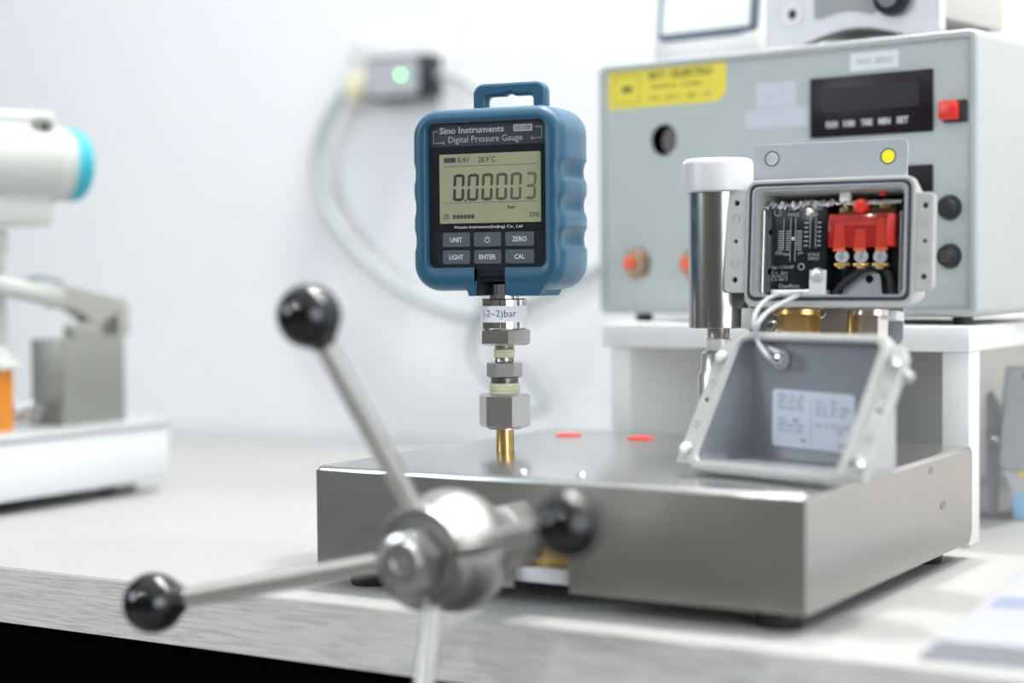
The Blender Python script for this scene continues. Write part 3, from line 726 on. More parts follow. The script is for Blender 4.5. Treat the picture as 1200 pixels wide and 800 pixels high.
for f in (.16, .47, .79):
    xx = x0 + f * (x1 - x0); hgt = (.30, .45, .15)[int(f * 3)]
    plate(b, [(xx - .0035, z0 - .002), (xx + .0035, z0 - .002), (xx + .0024, z1 - (z1 - z0) * hgt), (xx - .0024, z1 - (z1 - z0) * hgt)], [], .0012, .0002, None, .0078)
mk('terminal_rib', b, orange_m, sw)
b = B(); box(b, x0 + .001, x1 - .001, .0147, .0149, z0 + .001, z1 - .001); box(b, x0 + .004, x1 - .004, .0102, .0108, z0 + .013, z1 - .004); mk('cover_backing_plate', b, mat('dull_rose_metal', (.40, .16, .13), .4, .3), sw)  # dull rose plates inside and behind the clear cover
b = B(); box(b, x1 - .0045, x1 - .0002, .0058, .0066, z0 + .0005, z1 - .0005, .0003); mk('cover_edge', b, red_m, sw)
for px in (985.5, 1008, 1030.5):
    X, Z = HI(px, 300, .008)
    b = B(); lathe(b, [(.0040, 0), (.0040, .0010), (.0036, .0016), (.0006, .0018)], T(X, .0105, Z) @ RX(pi / 2), 22); tsc = mk('terminal_screw', b, white_pl if False else mat('bright_zinc', (.80, .82, .86), .25, .6), sw)
    b = B()
    for a in (.3, .3 + pi / 2): box(b, -.0028, .0028, -.0004, .0002, -.0006, .0006, M=T(X, .0086, Z) @ RY(a))
    mk('cross_slot', b, cable_d, tsc)
    b = B(); box(b, X - .0046, X + .0046, .0100, .016, Z - .0056, Z - .0038, .0004); box(b, X - .0022, X + .0022, .0095, .0155, Z - .0070, Z - .0056, .0003); mk('brass_terminal', b, brass, sw)
# lower grey plate with a hole
Q = [HI(*p, .018) for p in ((986, 345), (990, 334), (1000, 325), (1010, 319), (1024, 317), (1032, 322), (1034, 345))]
hc_ = HI(1019, 327, .018)
b = B(); plate(b, Q, [circ(*hc_, .0024, 16)], .0012, .0002, None, .0175); mk('lower_plate', b, zinc, sw)
b = B(); tube(b, [Vector((a, .015, c)) for a, c in [HI(*p, .015) for p in ((978, 344), (984, 336), (994, 328), (1012, 315), (1030, 312), (1042, 322), (1046, 344))]], .0022); mk('black_lead', b, rubber, sw)
for px in (893, 1054):
    (X, za), (_, zb2) = HI(px, 343, .006), HI(px, 247, .006)
    b = B(); cyl(b, (X, .006, za), (X, .006, zb2), .0006, seg=10); mk('side_rod', b, nut_m, sw)

# ================================================================ LID
LYAW, LT, LW, LH = -.8453, .5396, .1055, .0853
lc = Vector((.1455, .93, .1092))
ly = LH * sin(LT) / 2; lzc = lc.z - LH * cos(LT) / 2 - .0026
base = Vector((lc.x, lc.y, BZ1))
lid = thing('switch_lid', 'empty grey cast lid with an inside label, tilted up on the pump', 'lid', base, LYAW)
LM = T(*base) @ RZ(LYAW)
z00 = lc.z - LH * cos(LT) / 2 - BZ1
def rimP(x, v_, off=0.0):     # v_ from 0 (bottom) to LH (top) in the tilted rim plane, off = out of plane towards the viewer
    return (x, -ly + v_ * sin(LT) - off * cos(LT), z00 + v_ * cos(LT) + off * sin(LT))
RIM = Matrix(((1, 0, 0, 0), (0, cos(LT), sin(LT), -ly), (0, -sin(LT), cos(LT), z00), (0, 0, 0, 1)))  # maps (x, depth, v)
def rimring(w_, h_, r, off): return [rimP(x, z, off) for x, z in rr(w_, h_, r, 5, 0, LH / 2)]
yb = ly + .006; hb = LH * cos(LT)
def backring(w_, h_, r, y, dz=0): return [(x, y, z) for x, z in rr(w_, h_, r, 5, 0, z00 + hb / 2 + dz)]
b = B()
loft(b, [rimring(LW - .0105, LH - .0105, .005, .0012), rimring(LW - .009, LH - .009, .006, .0022), rimring(LW - .002, LH - .002, .0075, .0022), rimring(LW, LH, .0085, .0010), rimring(LW, LH, .0085, -.004),
         backring(LW - .004, hb - .001, .006, yb - .003, .0002), backring(LW - .010, hb - .007, .005, yb)], cap0=False, cap1=True)
mk('lid_shell', b, cast_m, lid)
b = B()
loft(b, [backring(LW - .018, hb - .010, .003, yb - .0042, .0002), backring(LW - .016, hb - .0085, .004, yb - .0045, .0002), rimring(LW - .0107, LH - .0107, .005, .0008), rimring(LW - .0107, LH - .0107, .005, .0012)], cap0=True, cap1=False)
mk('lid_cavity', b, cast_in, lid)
b = B()
plate(b, rr(LW - .0050, LH - .0050, .0068, 6, 0, LH / 2), [rr(LW - .0085, LH - .0085, .006, 6, 0, LH / 2)], .0006, 0, RIM, -.0028); mk('rim_bead', b, cast_m, lid)
for sx in (-1, 1):
    x0, x1 = sorted((sx * (LW / 2 - .002), sx * (LW / 2 + .0105)))
    xm = sx * (LW / 2 + .0055)
    out = [(x0, .006), (x1, .006 if sx > 0 else .006), (x1, LH - .012), (x1 - sx * 0 - (.004 if sx > 0 else 0), LH - .006), (x0 + (.004 if sx < 0 else 0), LH - .006), (x0, LH - .012)]
    if sx < 0: out = [(x0, .004), (x1, .004), (x1, LH - .006), (x0 + .004, LH - .006), (x0, LH - .011)]
    else: out = [(x0, .004), (x1, .004), (x1, LH - .011), (x1 - .004, LH - .006), (x0, LH - .006)]
    b = B(); plate(b, out, [circ(xm, LH * .50, .0015, 14)], .0055, .0007, RIM, .0005); fl = mk('lid_flange', b, cast_m, lid)
    for v_ in (.012, LH - .016):
        b = B(); lathe(b, [(.0034, 0), (.0036, .0018), (.0026, .0034), (.0006, .0038)], RIM @ T(xm, .0005, v_) @ RX(pi / 2), 20); mk('flange_screw', b, white_pl if sx < 0 else chrome, fl)
    b = B()
    for v_ in (.028, LH - .032): plate(b, circ(xm, v_, .0024, 18), [circ(xm, v_, .0018, 18)], .0005, 0, RIM, .0)
    b2 = b; mk('flange_ring', b2, cast_m, fl)
b = B(); X = LW / 2 + .0105; sphere(b, rimP(X + .001, LH - .020, -.006), .0034, 16, 10); mk('hinge_nub', b, cast_m, lid)
# label glued inside
yL = yb - .0046
P = [hit(LM, *q, yL) for q in ((906, 455), (1003, 463), (1000, 535), (903, 521))]
TL, TR, BR, BL = [Vector((a, 0, c)) for a, c in P]
ux = (TR - TL); uz = (BL - TL); ux_n = ux.normalized(); ang = atan2(ux.z, ux.x)
LWd, LHt = ux.length, uz.length
LBm = T(TL.x, yL, TL.z) @ RY(-ang)
b = B(); plate(b, rr(LWd, LHt, .0022, 5, LWd / 2, -LHt / 2), [], .00025, 0, LBm, -.0003); lb = mk('wiring_label', b, mat('label_paper', (.62, .68, .77), .6), lid)
b = B()
rows_l = [('NO1  FL  LR', .11), ('NO1  NO  NC2', .21), ('Max load 10A', .31), ('AC1   400', .52), ('pole Term Term', .62), ('Use Cu only', .71)]
for s_, f in rows_l: text_bm(b, s_, .0038, LBm @ T(.0055 if False else LWd * .075, -.00035, -LHt * f), align='LEFT', width=LWd * (.31 if len(s_) > 9 else .26))
for s_, f, wd in (('AC 1  10A', .16, .26), ('AC 3   4A  440V', .27, .42), ('AC 15  3A   220', .37, .36), ('DC 13 12W 220V', .57, .42), ('Ph', .66, .06), ('060R94', .88, .14)):
    text_bm(b, s_, .0038, LBm @ T(LWd * (.53 if wd > .2 else .80), -.00035, -LHt * f), align='LEFT', width=LWd * wd)
plate(b, [(LWd * .475, -LHt * .10), (LWd * .475, -LHt * .94), (LWd * .480, -LHt * .94), (LWd * .480, -LHt * .10)], [], .00005, 0, LBm, -.00035)
plate(b, [(LWd * .36, -LHt * .83), (LWd * .42, -LHt * .86), (LWd * .41, -LHt * .90), (LWd * .35, -LHt * .86)], [], .00005, 0, LBm, -.00035)
mk('label_printing', b, mat('faded_print', (.22, .25, .29), .6), lb)
# cord eyelet and screw inside lid, top left
X, Z = hit(LM, 912, 421, yL - .003)
b = B(); lathe(b, [(.0034, 0), (.0036, .0016), (.0024, .0030), (.0005, .0034)], T(X, yL - .002, Z) @ RX(pi / 2), 20); mk('tether_screw', b, chrome, lid)
b = B(); plate(b, circ(X, Z, .0056, 28), [circ(X, Z, .0031, 28)], .0016, .0005, None, yL - .002); mk('tether_eyelet', b, cable_m, lid)
# plastic tether cord from housing to lid: a thing of its own
e3 = LM @ Vector((X, yL - .004, Z))
t = thing('tether_cord', 'pale plastic double tether cord looping from the open housing to the lid screw', 'cord', (e3.x, e3.y, BZ1))
I = Matrix.Translation((e3.x, e3.y, BZ1)).inverted()
f3 = SM @ Vector((*[0], -.003, 0))
def sp(px, py, Y): return I @ at_y(px, py, Y)
ys = SM @ Vector((-.03, -.004, ZC - SWH / 2)); Ya = ys.y
for k, path in enumerate((((938, 345, Ya), (922, 352, Ya - .02), (900, 365, Ya - .035), (888, 380, Ya - .045), (887, 398, Ya - .04), (899, 417, e3.y - .012), (909, 427, e3.y - .004)),
                          ((912, 345, Ya), (898, 351, Ya - .015), (886, 366, Ya - .030), (884, 386, Ya - .038), (893, 402, Ya - .03), (909, 412, e3.y - .010), (915, 416, e3.y - .004)))):
    b = B(); tube(b, [sp(*q) for q in path], .0012, 10); mk('cord_strand', b, milky, t)

# ================================================================ RISER SHELF + GREY-GREEN CABINET
RS0, RS1, RD0, RD1, RZt = -.604, -.336, 1.122, 1.50, .143
t = thing('shelf_riser', 'white laminate riser shelf standing on the bench behind the pump', 'shelf', W((RS0 + RS1) / 2, (RD0 + RD1) / 2, 0), YAW)
rx, ry = (RS0 + RS1) / 2, (RD0 + RD1) / 2
def RB(name, m, x0, x1, y0, y1, z0, z1, bev=.0008):
    b = B(); box(b, x0 - rx, x1 - rx, y0 - ry, y1 - ry, z0, z1, bev); return mk(name, b, m, t)
RB('shelf_board', wht_lam, RS0, RS1, RD0, RD1, .1265, RZt)
RB('side_panel', wht_lam, RS0 + .006, RS0 + .0215, RD0 + .002, RD1 - .002, 0.0002, .1264)
RB('front_post', wht_lam, RS1 - .0185, RS1 - .0005, RD0 + .002, RD0 + .025, 0.0002, .1264)
RB('rear_post', wht_lam, RS1 - .0185, RS1 - .0005, RD1 - .027, RD1 - .002, 0.0002, .1264)
RB('back_panel', riser_back, RS0 + .022, -.447, RD1 - .012, RD1 - .004, 0.0002, .1264)

CYAW = -.69; CW, CH, CD = .307, .189, .20
nc = at_y(1145, 374, 1.150); CZ = RZt + .006
cc = Vector((nc.x, nc.y, 0)) + RZ(CYAW) @ Vector((-CW / 2, 0, 0)); cc.z = RZt
cab = thing('instrument_cabinet', 'grey-green metal instrument cabinet with a dark digital meter and yellow sticker', 'instrument', cc, CYAW)
CM = T(*cc) @ RZ(CYAW)
fz = .006
def HC(px, py, y=.0): return hit(CM, px, py, y)
zt2 = HC(1146, 32)[1]; CH = zt2 - fz
b = B()
# case: hollow frame with rolled front edge
def cr(y, i, r=.006): return [(x, y, z) for x, z in rr(CW - 2 * i, CH - 2 * i, r, 5, 0, fz + CH / 2)]
loft(b, [cr(.0045, .0060, .002), cr(.001, .0055, .002), cr(0, .0045, .003), cr(0, .0015, .005), cr(.0015, 0), cr(CD, 0)], cap0=True)
mk('case', b, cab_edge, cab)
xh, zh = HC(778, 164, .0027)
b = B(); plate(b, rr(CW - .0115, CH - .0115, .002, 4, 0, fz + CH / 2), [circ(xh, zh, .0118, 36)], .0015, 0, None, .0027); mk('front_panel', b, cab_m, cab)
b = B()
plate(b, circ(xh, zh, .0130, 36), [circ(xh, zh, .0118, 36)], .0004, 0, None, .0024); mk('hole_rim', b, cab_m, cab)
b = B(); lathe(b, [(.0116, -.0001), (.0116, .0001)], T(xh, .0043, zh) @ RX(pi / 2), 36); mk('hole_backing', b, black_beam, cab)
b = B(); plate(b, [(xh + .0045 + .0068 * cos(a), zh - .001 + .0095 * sin(a)) for a in [k * pi / 10 for k in range(20)]], [], .0002, 0, None, .0038); mk('hole_inner_disc', b, mat('dull_mauve', (.12, .10, .10), .6), cab)
yC = .0024
def crect(a, c, d, e, y=yC):
    (x0, z1), (x1, z0) = HC(a, c, y), HC(d, e, y); return min(x0, x1), max(x0, x1), min(z0, z1), max(z0, z1)
# panel meter
A = [HC(*q, .002) for q in ((950, 93), (1093, 80), (1093, 154), (950, 162))]
mx0, mx1 = A[0][0], A[1][0]; mz1 = (A[0][1] + A[1][1]) / 2; mz0 = (A[2][1] + A[3][1]) / 2
b = B(); box(b, mx0, mx1, .0005, .0042, mz0, mz1, .0008); mt = mk('panel_meter', b, meter_m, cab)
b = B(); 
for k, s_ in enumerate(('RUN', '100', 'TARE', 'MIN', 'SET')):
    text_bm(b, s_, .0060, T(mx0 + (mx1 - mx0) * (.19 + .145 * k), .0004, mz0 + (mz1 - mz0) * .21), width=.0085, bold=.0002)
mk('meter_lettering', b, ink_w, mt)
b = B(); plate(b, rr((mx1 - mx0) * .80, (mz1 - mz0) * .40, .001, 3, (mx0 + mx1) / 2, mz0 + (mz1 - mz0) * .62), [], .0001, 0, None, .0004); mk('meter_window', b, mat('deep_maroon', (.014, .007, .010), .35, spec=.25), mt)
x0, x1, z0, z1 = crect(1020, 196, 1093, 280, .002)
b = B(); box(b, x0, x1, .001, .0042, z0, z1, .0008); mk('panel_meter', b, meter_m, cab)
# sticker
(xa, za), (xb_, zb2) = HC(713, 82, yC), HC(851, 121, yC)
zc1 = HC(851, 74, yC)[1]; zc2 = HC(714, 126, yC)[1]
zs1, zs0 = (za + zc1) / 2, (zb2 + zc2) / 2
b = B(); plate(b, [(xa, zs0), (xb_ - .008, zs0), (xb_ - .001, zs0 + .005), (xb_, zs0 + .010), (xb_, zs1), (xa, zs1)], [], .0002, 0, None, yC); stk = mk('yellow_sticker', b, sticker_y, cab)
sw_, sh_ = xb_ - xa, zs1 - zs0
b = B()
text_bm(b, 'SKY - ELEKTRO', .0075, T(xa + sw_ * .62, yC - .0002, zs0 + sh_ * .80), width=sw_ * .54, bold=.0002)
text_bm(b, 'Service  Calibr.', .0055, T(xa + sw_ * .60, yC - .0002, zs0 + sh_ * .52), width=sw_ * .44)
text_bm(b, 'No. 2017 - 08 - 14', .0050, T(xa + sw_ * .62, yC - .0002, zs0 + sh_ * .22), width=sw_ * .50)
plate(b, rr(sw_ * .09, sh_ * .16, .001, 3, xa + sw_ * .165, zs0 + sh_ * .50), [], .0001, 0, None, yC - .0002)
plate(b, rr(sw_ * .22, sh_ * .74, .001, 3, xa + sw_ * .165, zs0 + sh_ * .50), [rr(sw_ * .212, sh_ * .70, .001, 3, xa + sw_ * .165, zs0 + sh_ * .50)], .0001, 0, None, yC - .0002)
mk('sticker_lettering', b, mat('olive_ink', (.16, .14, .03), .6), stk)
lp = mat('faded_label', (.58, .60, .66), .6)
for q, tx in (((886, 98, 933, 125), ''), ((873, 130, 947, 147), ''), ((996, 63, 1053, 79), 'NO. 0021')):
    x0, x1, z0, z1 = crect(*q)
    b = B(); plate(b, rr(x1 - x0, z1 - z0, .0006, 3, (x0 + x1) / 2, (z0 + z1) / 2), [], .0002, 0, None, yC); l_ = mk('paper_label', b, lp if not tx else mat('white_label', (.74, .76, .80), .6), cab)
    b = B()
    if tx: text_bm(b, tx, .0055, T((x0 + x1) / 2, yC - .0002, (z0 + z1) / 2), width=(x1 - x0) * .7)
    else:
        for k in range(2 if q[0] == 886 else 1): text_bm(b, ('MADE IN', 'EUROPE') [k] if q[0] == 886 else 'CALIBRATOR', .0065, T((x0 + x1) / 2, yC - .0002, (z0 + z1) / 2 + (.004 - .008 * k if q[0] == 886 else 0)), width=(x1 - x0) * .8)
    mk('label_lettering', b, ink_g if tx else mat('pale_ink', (.68, .70, .76), .6), l_)
# red button, knobs, gland
X, Z = HC(1113, 129, -.004)
b = B(); box(b, X - .0078, X + .0090, .0, .0042, Z - .0075, Z + .0070, .001); mk('button_surround', b, ink_k, cab)
b = B(); box(b, X - .0078, X + .0052, -.006, .0001, Z - .0062, Z + .0062, .0012); mk('red_button', b, red_m, cab)
for py in (243, 300):
    X, Z = HC(1111, py, 0)
    b = B(); lathe(b, [(.0085, 0), (.0085, .0015), (.0078, .003), (.0070, .007), (.0060, .0085)], T(X, .0042, Z) @ RX(pi / 2), 30); kn = mk('panel_knob', b, rubber, cab)
    b = B(); lathe(b, [(.0045, 0), (.0042, .0006)], T(X, -.0043, Z) @ RX(pi / 2), 24); mk('knob_insert', b, rubber if py == 243 else mat('bronze_dull', (.10, .095, .07), .4, .5), kn)
for px, py in ((745, 308), (812, 309)):
    X, Z = HC(px, py, 0)
    b = B(); hexn(b, 0, .004, .0125, T(X, .0042, Z) @ RX(pi / 2), .0006, .2); lathe(b, [(.0095, .004), (.0090, .008)], T(X, .0042, Z) @ RX(pi / 2)); sk = mk('socket_ring', b, mat('bronze_ring', (.42, .30, .20), .35, .8), cab)
    b = B(); cyl(b, (X - .002, -.0075, Z), (X - .002, -.0036, Z), .0048, bev=.001); mk('red_socket', b, mat('orange_red_plastic', (.80, .12, .04), .4), sk)
for q in (751 + 6, 1130):
    X, _ = HC(q, 373, .02)
    for yy in (.018, CD - .02):
        b = B(); cyl(b, (X, yy, 0), (X, yy, fz + .0006), .0065, seg=18); mk('cabinet_foot', b, mat('dark_green_rubber', (.01, .03, .025), .6), cab)

# ---- things on top of the cabinet
topz = cc.z + fz + CH
# grey bench instrument
xa, _ = HC(897, 43, .015); xb_, _ = HC(1100, 30, .015)
gm = CM @ Vector(((xa + xb_) / 2, .015, fz + CH))
t = thing('bench_instrument', 'silver-grey instrument with an arched base and black dial on the cabinet', 'instrument', gm, CYAW)
GM2 = T(*gm) @ RZ(CYAW); w2 = (xb_ - xa) / 2; h2 = .062
arch = [(-w2, .001), (-w2 + .012, 0), (-w2 + .030, .0015)] + [(-w2 + .030 + (2 * w2 - .055) * k / 12, .0015 + .0085 * sin(pi * k / 12)) for k in range(1, 12)] + [(w2 - .025, .0015), (w2 - .003, .001), (w2, .004), (w2, h2), (-w2, h2)]
b = B(); plate(b, arch, [], .012, .0015, None, 0); bi = mk('front_bezel', b, silver_pl, t)
b = B(); box(b, -w2 + .006, w2 - .002, .0121, .110, .0130, h2 - .002, .002); mk('case', b, mat('warm_grey_case', (.50, .48, .46), .6), t)
b = B()
for x in (-w2 + .012, w2 - .014):
    for y in (.025, .095): cyl(b, (x, y, 0), (x, y, .0132), .006, seg=14)
mk('foot', b, rubber, t)
arch2 = [(-w2 + .040, .020)] + [(-w2 + .040 + (2 * w2 - .085) * k / 10, .017 + .0055 * sin(pi * k / 10)) for k in range(1, 10)] + [(w2 - .045, .020), (w2 - .045, h2 - .006), (-w2 + .040, h2 - .006)]
b = B(); plate(b, arch2, [], .001, .0003, None, -.0008); mk('grey_insert', b, mat('mid_grey_insert', (.32, .34, .34), .5), t)
X, Z = hit(GM2, 1044, -4, -.004)
b = B(); lathe(b, [(.0125, 0), (.0130, .003), (.0120, .007), (.0085, .009)], T(X, 0, Z) @ RX(pi / 2), 36); dk = mk('black_dial', b, mat('navy_black', (.012, .018, .03), .3), t)
b = B(); lathe(b, [(.0080, 0), (.0075, .001)], T(X, -.0085, Z) @ RX(pi / 2), 28); mk('dial_cap', b, mat('dull_mauve_cap', (.14, .13, .17), .4), dk)
X, Z = hit(GM2, 929, 17, 0)
b = B(); plate(b, circ(X, Z, .0090, 28), [circ(X, Z, .0034, 28)], .0012, .0004, None, -.0011); mk('socket_collar', b, white_pl, t)
b = B(); lathe(b, [(.0034, 0), (.0034, .0004)], T(X, -.0001, Z) @ RX(pi / 2), 24); mk('socket_hole', b, ink_k, t)
# white tablet meter behind it
xa, _ = HC(764, 50, .07); xb_, _ = HC(888, 50, .07)
gm = CM @ Vector(((xa + xb_) / 2, .07, fz + CH))
t = thing('white_desk_meter', 'white desktop meter with a dark-framed pale screen, left on the cabinet top', 'meter', gm, CYAW)
w3 = (xb_ - xa) / 2
GM3 = T(*gm) @ RZ(CYAW)
b = B(); box(b, -w3, w3, 0, .07, 0, .026, .004); mk('base', b, white_pl, t)
sx0, sz0 = hit(GM3, 776, 24, .004); sx1, sz1 = hit(GM3, 893, 8, .004)
zl0 = hit(GM3, 785, 26, .004)[1]
b = B()
out = [(-w3 + .004, .020), (-w3 + .012, .0165), (w3 - .018, .0165), (w3 - .004, .022), (w3 - .003, .085), (-w3 + .004, .085)]
TM = T(0, .002, .006) @ RX(-.12)
plate(b, out, [], .008, .001, TM, -.004); mk('screen_frame', b, bezel, t)
b = B(); plate(b, [(-w3 + .009, .0235), (w3 - .008, .0235), (w3 - .008, .080), (-w3 + .009, .080)], [], .0006, 0, TM, -.0046); mk('screen', b, mat('pale_screen', (.80, .86, .86), .3), t)

# ================================================================ GREY SWITCH IN THE RISER (right edge)
gp = W(-.345, 1.255, 0)
t = thing('grey_switch_box', 'grey cast switch box with a blue label under the right end of the riser', 'pressure switch', gp, -.25)
QM = T(*gp) @ RZ(-.25)
Hq = lambda px, py, y=0: hit(QM, px, py, y)
x0 = Hq(1170, 500)[0]; z1 = Hq(1185, 430)[1]; z0 = Hq(1175, 545)[1]
b = B(); P = [(x0, z0), (x0 + .006, z0 - .004), (.045, z0 - .004), (.045, z1), (Hq(1180, 431)[0], z1), (x0 + .0016, z0 + .03)]
plate(b, P, [circ(Hq(1196, 440)[0], Hq(1196, 440)[1], .0014, 12)], .018, .0015, None, 0); mk('cover', b, mat('mid_grey_cast', (.36, .38, .38), .5, .2), t)
b = B(); xl = Hq(1180, 560)[0]
loft(b, [[(x0 + .004, .018, z0), (.043, .018, z0), (.043, .05, z0), (x0 + .004, .05, z0)], [(x0 + .004, .002, z0 - .004), (.043, .002, z0 - .004), (.043, .05, z0 - .004), (x0 + .004, .05, z0 - .004)], [(xl + .003, .004, z0 - .020), (.034, .004, z0 - .020), (.034, .045, z0 - .020), (xl + .003, .045, z0 - .020)],
         [(xl + .004, .006, 0), (.032, .006, 0), (.032, .045, 0), (xl + .004, .045, 0)]][1:]); mk('base_casting', b, mat('light_grey_cast', (.50, .52, .54), .5, .2), t)
b = B(); X, Z = Hq(1192, 590, .004); box(b, X - .003, X + .012, .0040, .0048, max(Z - .012, .002), Z + .010, .0005); mk('blue_label', b, pale_blue, t)
b = B(); X, Z = Hq(1196, 555, .003); sphere(b, (X, .003, Z), .0022, 12, 8); mk('yellow_dot', b, sticker_y, t)
b = B(); (xa, za), (xb_, zb2) = Hq(1154, 600, .035), Hq(1172, 458, .035)
loft(b, [[(xa + .001, y, 0), (xb_ - .002, y, 0), (xb_ + .002, y, zb2 * .55), (xb_, y, zb2 - .010), (xb_ - .006, y, zb2), (xa + .001, y, zb2 - .004)] for y in (.028, .05)]); mk('side_casting', b, mat('light_grey_cast', (.5, .52, .54)), t)
b = B(); X, Z = Hq(1163, 515, .025); lathe(b, [(.0030, 0), (.0034, .002), (.0020, .004)], T(X, .028, Z) @ RX(pi / 2), 16); mk('casting_screw', b, chrome, t)

# ================================================================ WALL OUTLET, ADAPTER AND CABLES
def Hw(px, py, d=D1): return hit(FR, px, py, d)
(x0, z1), (x1, z0) = Hw(418, 48), Hw(522, 128)
t = thing('wall_outlet', 'white wall socket plate behind the plugged-in adapter', 'socket', W((x0 + x1) / 2, D1, (z0 + z1) / 2), YAW)
ww, wh = (x1 - x0) / 2, (z1 - z0) / 2
b = B(); box(b, -ww, ww, -.008, 0, -wh, wh, .003); mk('socket_plate', b, white_pl, t)
yA = D1 - .036
(x0, z1), (x1, z0) = Hw(427, 68, yA), Hw(503, 113, yA)
ax, az = (x0 + x1) / 2, (z0 + z1) / 2
t = thing('power_adapter', 'black power adapter with a grey label and a green light on the wall socket', 'adapter', W(ax, D1 - .0085, az), YAW)
aw, ah = (x1 - x0) / 2, (z1 - z0) / 2
b = B(); box(b, -aw, aw, -.0275, 0, -ah, ah, .003); mk('body', b, rubber, t)
b = B(); plate(b, rr(aw * 1.62, ah * 1.66, .002, 4, -aw * .14, 0), [], .0006, 0, None, -.0281); mk('rating_label', b, mat('silver_label', (.42, .44, .48), .5), t)
(lx, lz) = Hw(470, 88, yA)
b = B(); sphere(b, (lx - ax, -.0285, lz - az), .0022, 14, 10); mk('green_light', b, led_green, t)
(cx0, cz0) = Hw(416, 102, D1 - .02)
t = thing('cable_connector', 'cream cable connector at the left of the adapter', 'connector', W(cx0, D1 - .001, cz0), YAW)
b = B(); box(b, -.007, .0075, -.030, 0, -.016, .014, .003); mk('body', b, cream_pl, t)
def cable(name, label, pts, r, m, d=D1 - .018):
    P = []
    for q in pts:
        dd = q[2] if len(q) > 2 else d
        s_, z_ = Hw(q[0], q[1], dd); P.append(Vector((s_, dd, z_)))
    c0 = P[0].copy(); b = B(); tube(b, [p - c0 for p in P], r, 12)
    o = mk(name, b, m); o.matrix_world = FR @ T(*c0); tag(o, label, 'cable')
cable('power_cable', 'thick grey cable looping down the wall from the cream connector', [(410, 106), (392, 128), (377, 160), (371, 195), (381, 238), (410, 285), (455, 328), (505, 357), (555, 371), (600, 366), (650, 340), (700, 316), (730, 300)], .0062, cable_m)
cable('adapter_cable', 'grey cable leaving the right side of the adapter behind the gauge', [(505, 88, D1 - .02), (528, 89), (550, 98), (566, 115), (580, 150), (588, 220), (580, 310, D1 - .030), (562, 370, D1 - .034), (555, 395, D1 - .020)], .0046, cable_m)
cable('thin_cable', 'thin slate cable hanging in a loop on the wall behind the gauge stem', [(556, 392), (552, 412), (559, 430), (572, 446), (590, 440), (606, 428), (618, 436), (630, 458), (641, 474), (634, 481), (618, 484)], .0024, cable_d)

# ================================================================ LEFT PUMP WITH TRANSMITTER
t = thing('comparator_pump', 'white platform pump with a grey metal block and hand lever at left', 'pump', W(-1.16, .95, 0), YAW)
LMx = T(*W(-1.16, .95, 0)) @ RZ(YAW)
ox, oy = -1.16, .95
b = B(); box(b, -1.32 - ox, -1.014 - ox, .78 - oy, 1.116 - oy, .0105, .0555, .003); mk('platform', b, plat_m, t)
b = B(); box(b, -1.322 - ox, -1.012 - ox, .778 - oy, 1.118 - oy, .0556, .0605, .0015); mk('platform_rim', b, mat('satin_alu_rim', (.60, .62, .63), .4, .5), t)
for x in (-1.30, -1.045):
    for y in (.80, 1.085):
        b = B(); box(b, x - .011 - ox, x + .011 - ox, y - .011 - oy, y + .011 - oy, 0, .0106, .001); mk('platform_foot', b, mat('olive_grey_rubber', (.30, .30, .26), .6), t)
b = B(); box(b, -1.0747 - ox, -1.038 - ox, 1.0195 - oy, 1.0895 - oy, .0606, .1305, .001); mk('metal_block', b, block_m, t)
sL = -1.056 - ox                        # plane of the lever linkage
h = lambda px, py, x=sL: hits(LMx, px, py, x)
poly = [h(*q) for q in ((62, 336), (72, 333), (138, 350), (142, 358), (142, 366), (122, 372), (108, 384), (92, 372), (78, 362), (60, 361))]
b = B(); plate(b, poly, [], .018, .002, T(sL + .009, 0, 0) @ RZ(pi / 2)); mk('lever_link', b, link_m, t)
b = B(); (ya, za), (yb_, zb2) = h(127, 360), h(141, 400); box(b, sL - .009, sL + .011, ya, yb_, .1306, za, .001); mk('link_post', b, link_m, t)
b = B(); (ya, za), (yb_, zb2) = h(80, 372), h(110, 400); box(b, sL - .006, sL + .008, ya, yb_, .1306, h(95, 378)[1], .001); mk('link_yoke', b, link_m, t)
b = B(); (y1_, z1_), (y2_, z2_) = h(64, 348, sL + .008), h(-40, 326, sL + .040); cyl(b, (sL + .008, y1_, z1_), (sL + .040, y2_, z2_), .0080, .0072, seg=20); mk('lever_rod', b, offwhite, t)
b = B(); xx = sL - .02; tube(b, [Vector((xx, *hits(LMx, a, c, xx))) for a, c in ((25, 331), (40, 326), (58, 326), (72, 331), (80, 338))], .0022, 8); mk('black_strap', b, cable_d, t)
b = B(); (ya, za) = h(20, 488, -1.060 - ox)
cyl(b, (-1.060 - ox, 1.0194 - oy, .0725), (-1.060 - ox, .9845 - oy, .0725), .0045, seg=18)
hexn(b, 0, .009, .0098, T(-1.060 - ox, 1.010 - oy, .0725) @ RX(pi / 2), .0008); hexn(b, 0, .007, .0088, T(-1.060 - ox, .9975 - oy, .0725) @ RX(pi / 2), .0008)
mk('pipe_fitting', b, steel_worn, t)
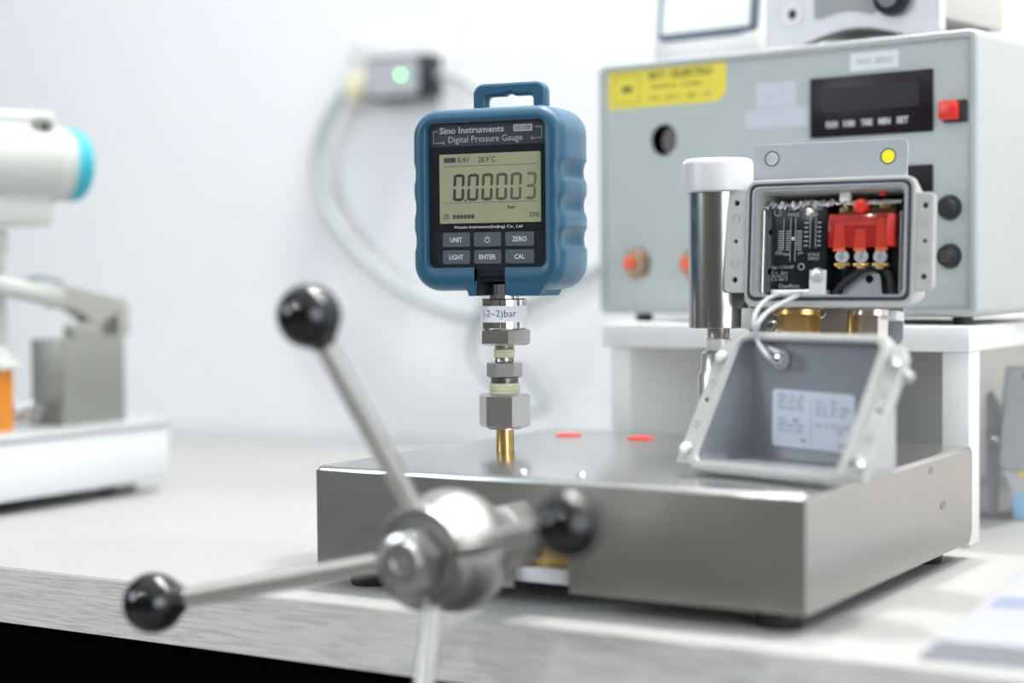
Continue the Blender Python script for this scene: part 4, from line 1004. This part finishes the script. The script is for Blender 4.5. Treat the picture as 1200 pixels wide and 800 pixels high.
# transmitter on the post
tp = at_y(-2, 470, 1.375)
t = thing('pressure_transmitter', 'off-white pressure transmitter with a round head and teal end cap', 'transmitter', (tp.x, 1.375, .0606), .72)
zq = lambda y: at_y(0, y, 1.375).z - .0606
TMx = T(tp.x, 1.375, .0606) @ RZ(.72)
b = B(); lathe(b, [(.0105, 0), (.0115, .002), (.0115, zq(433))]); mk('amber_collar', b, amber, t)
b = B(); lathe(b, [(.019, zq(432)), (.019, zq(428)), (.012, zq(412)), (.0075, zq(404)), (.0075, zq(300)), (.0095, zq(295)), (.0095, zq(268))]); mk('stem', b, offwhite, t)
hx, hz = hit(TMx, 30, 190, 0)
b = B(); box(b, hit(TMx, -25, 240)[0], hit(TMx, 49, 240)[0], -.020, .016, zq(264), zq(225), .003); mk('terminal_housing', b, offwhite, t)
b = B(); r = (zq(140) - zq(240)) / 2
xe = hit(TMx, 70, 190)[0]; hz = (zq(140) + zq(240)) / 2
lathe(b, [(r * .93, 0), (r, .003), (r, .062), (r * .96, .070), (r * .88, .074), (r * .88, .080)], T(xe - .078, 0, hz) @ RY(pi / 2), 48); mk('round_head', b, offwhite, t)
r2 = (zq(147) - zq(235)) / 2
b = B(); lathe(b, [(r2 * .97, 0), (r2, .0015), (r2, .005), (r2 * .97, .0056), (r2 * .97, .0068), (r2, .0074), (r2 * .99, .012), (r2 * .90, .0155), (r2 * .6, .0168), (.001, .017)], T(xe + .0015, 0, hz) @ RY(pi / 2), 48); mk('end_cap', b, teal, t)
b = B(); lathe(b, [(r2 * .97, 0), (r2, .0015), (r2, .012), (r2 * .90, .0155), (.001, .017)], T(xe - .0785, 0, hz) @ RY(-pi / 2), 48); mk('rear_cap', b, offwhite, t)
b = B(); (xa, za), (xb_, zb2) = hit(TMx, -30, 128), hit(TMx, 56, 150)
box(b, xa, xb_, -.016, .016, hz + r * .55, za, .005, 3); tb = mk('top_boss', b, offwhite, t)
b = B(); X, Z = hit(TMx, 50, 149, -.020); lathe(b, [(.0085, 0), (.0085, .006), (.007, .008)], T(X, -.0155, Z) @ RX(pi / 2), 24); mk('conduit_plug', b, block_m, tb)
b = B(); lathe(b, [(.0045, 0), (.0042, .0006)], T(X, -.0235, Z) @ RX(pi / 2), 6); mk('plug_socket', b, ink_k, tb)

# ================================================================ PAPERS, front right corner
pc = at_z(1074, 773, 0)
n_sh = 6
for k in range(n_sh):
    off = random.uniform(-.0025, .0025)
    yw = -.47 + random.uniform(-.012, .012)
    base = Vector((pc.x, pc.y, .0002 + .00125 * k)) + RZ(-.47) @ Vector((.0010 * k + abs(off), .0022 * k + .0005, 0))
    lbl = 'top sheet of the folded papers at the bench corner, with a pale blue band' if k == n_sh - 1 else ('lowest folded sheet of the paper stack, lying on the bench' if k == 0 else 'folded white sheet, %s from the bottom of the paper stack at the bench corner' % ('', 'second', 'third', 'fourth', 'fifth')[k])
    t = thing('folded_sheet', lbl, 'paper', base, yw, 'folded papers at the bench corner')
    b = B(); N = 10; prof = []
    Wd, Ln, th = .20, .33, .0011
    for j in range(N + 1):
        y = Ln * j / N; z = .0002 * sin(j * 1.3 + k)
        prof.append((y, z if k == n_sh - 1 else 0))
    loft(b, [[(0, y, max(z, 0)), (Wd, y, max(z, 0)), (Wd, y, max(z, 0) + th), (0, y, max(z, 0) + th)] for y, z in prof]); mk('sheet', b, paper, t)
    if k == n_sh - 1:
        b = B(); box(b, .004, Wd - .002, .092, .122, th + .00022, th + .0003); mk('blue_band', b, paper_b, t)
        b = B()
        for q in range(5): box(b, .02 + .007 * q, .0204 + .007 * q, .04 + .01 * q, .12 + .03 * q, th + .00031, th + .00036)
        for q in range(6): box(b, .06, .17, .15 + .02 * q, .1504 + .02 * q, th + .00023, th + .0003)
        mk('printed_lines', b, mat('grey_blue_ink', (.30, .34, .45), .7), t)
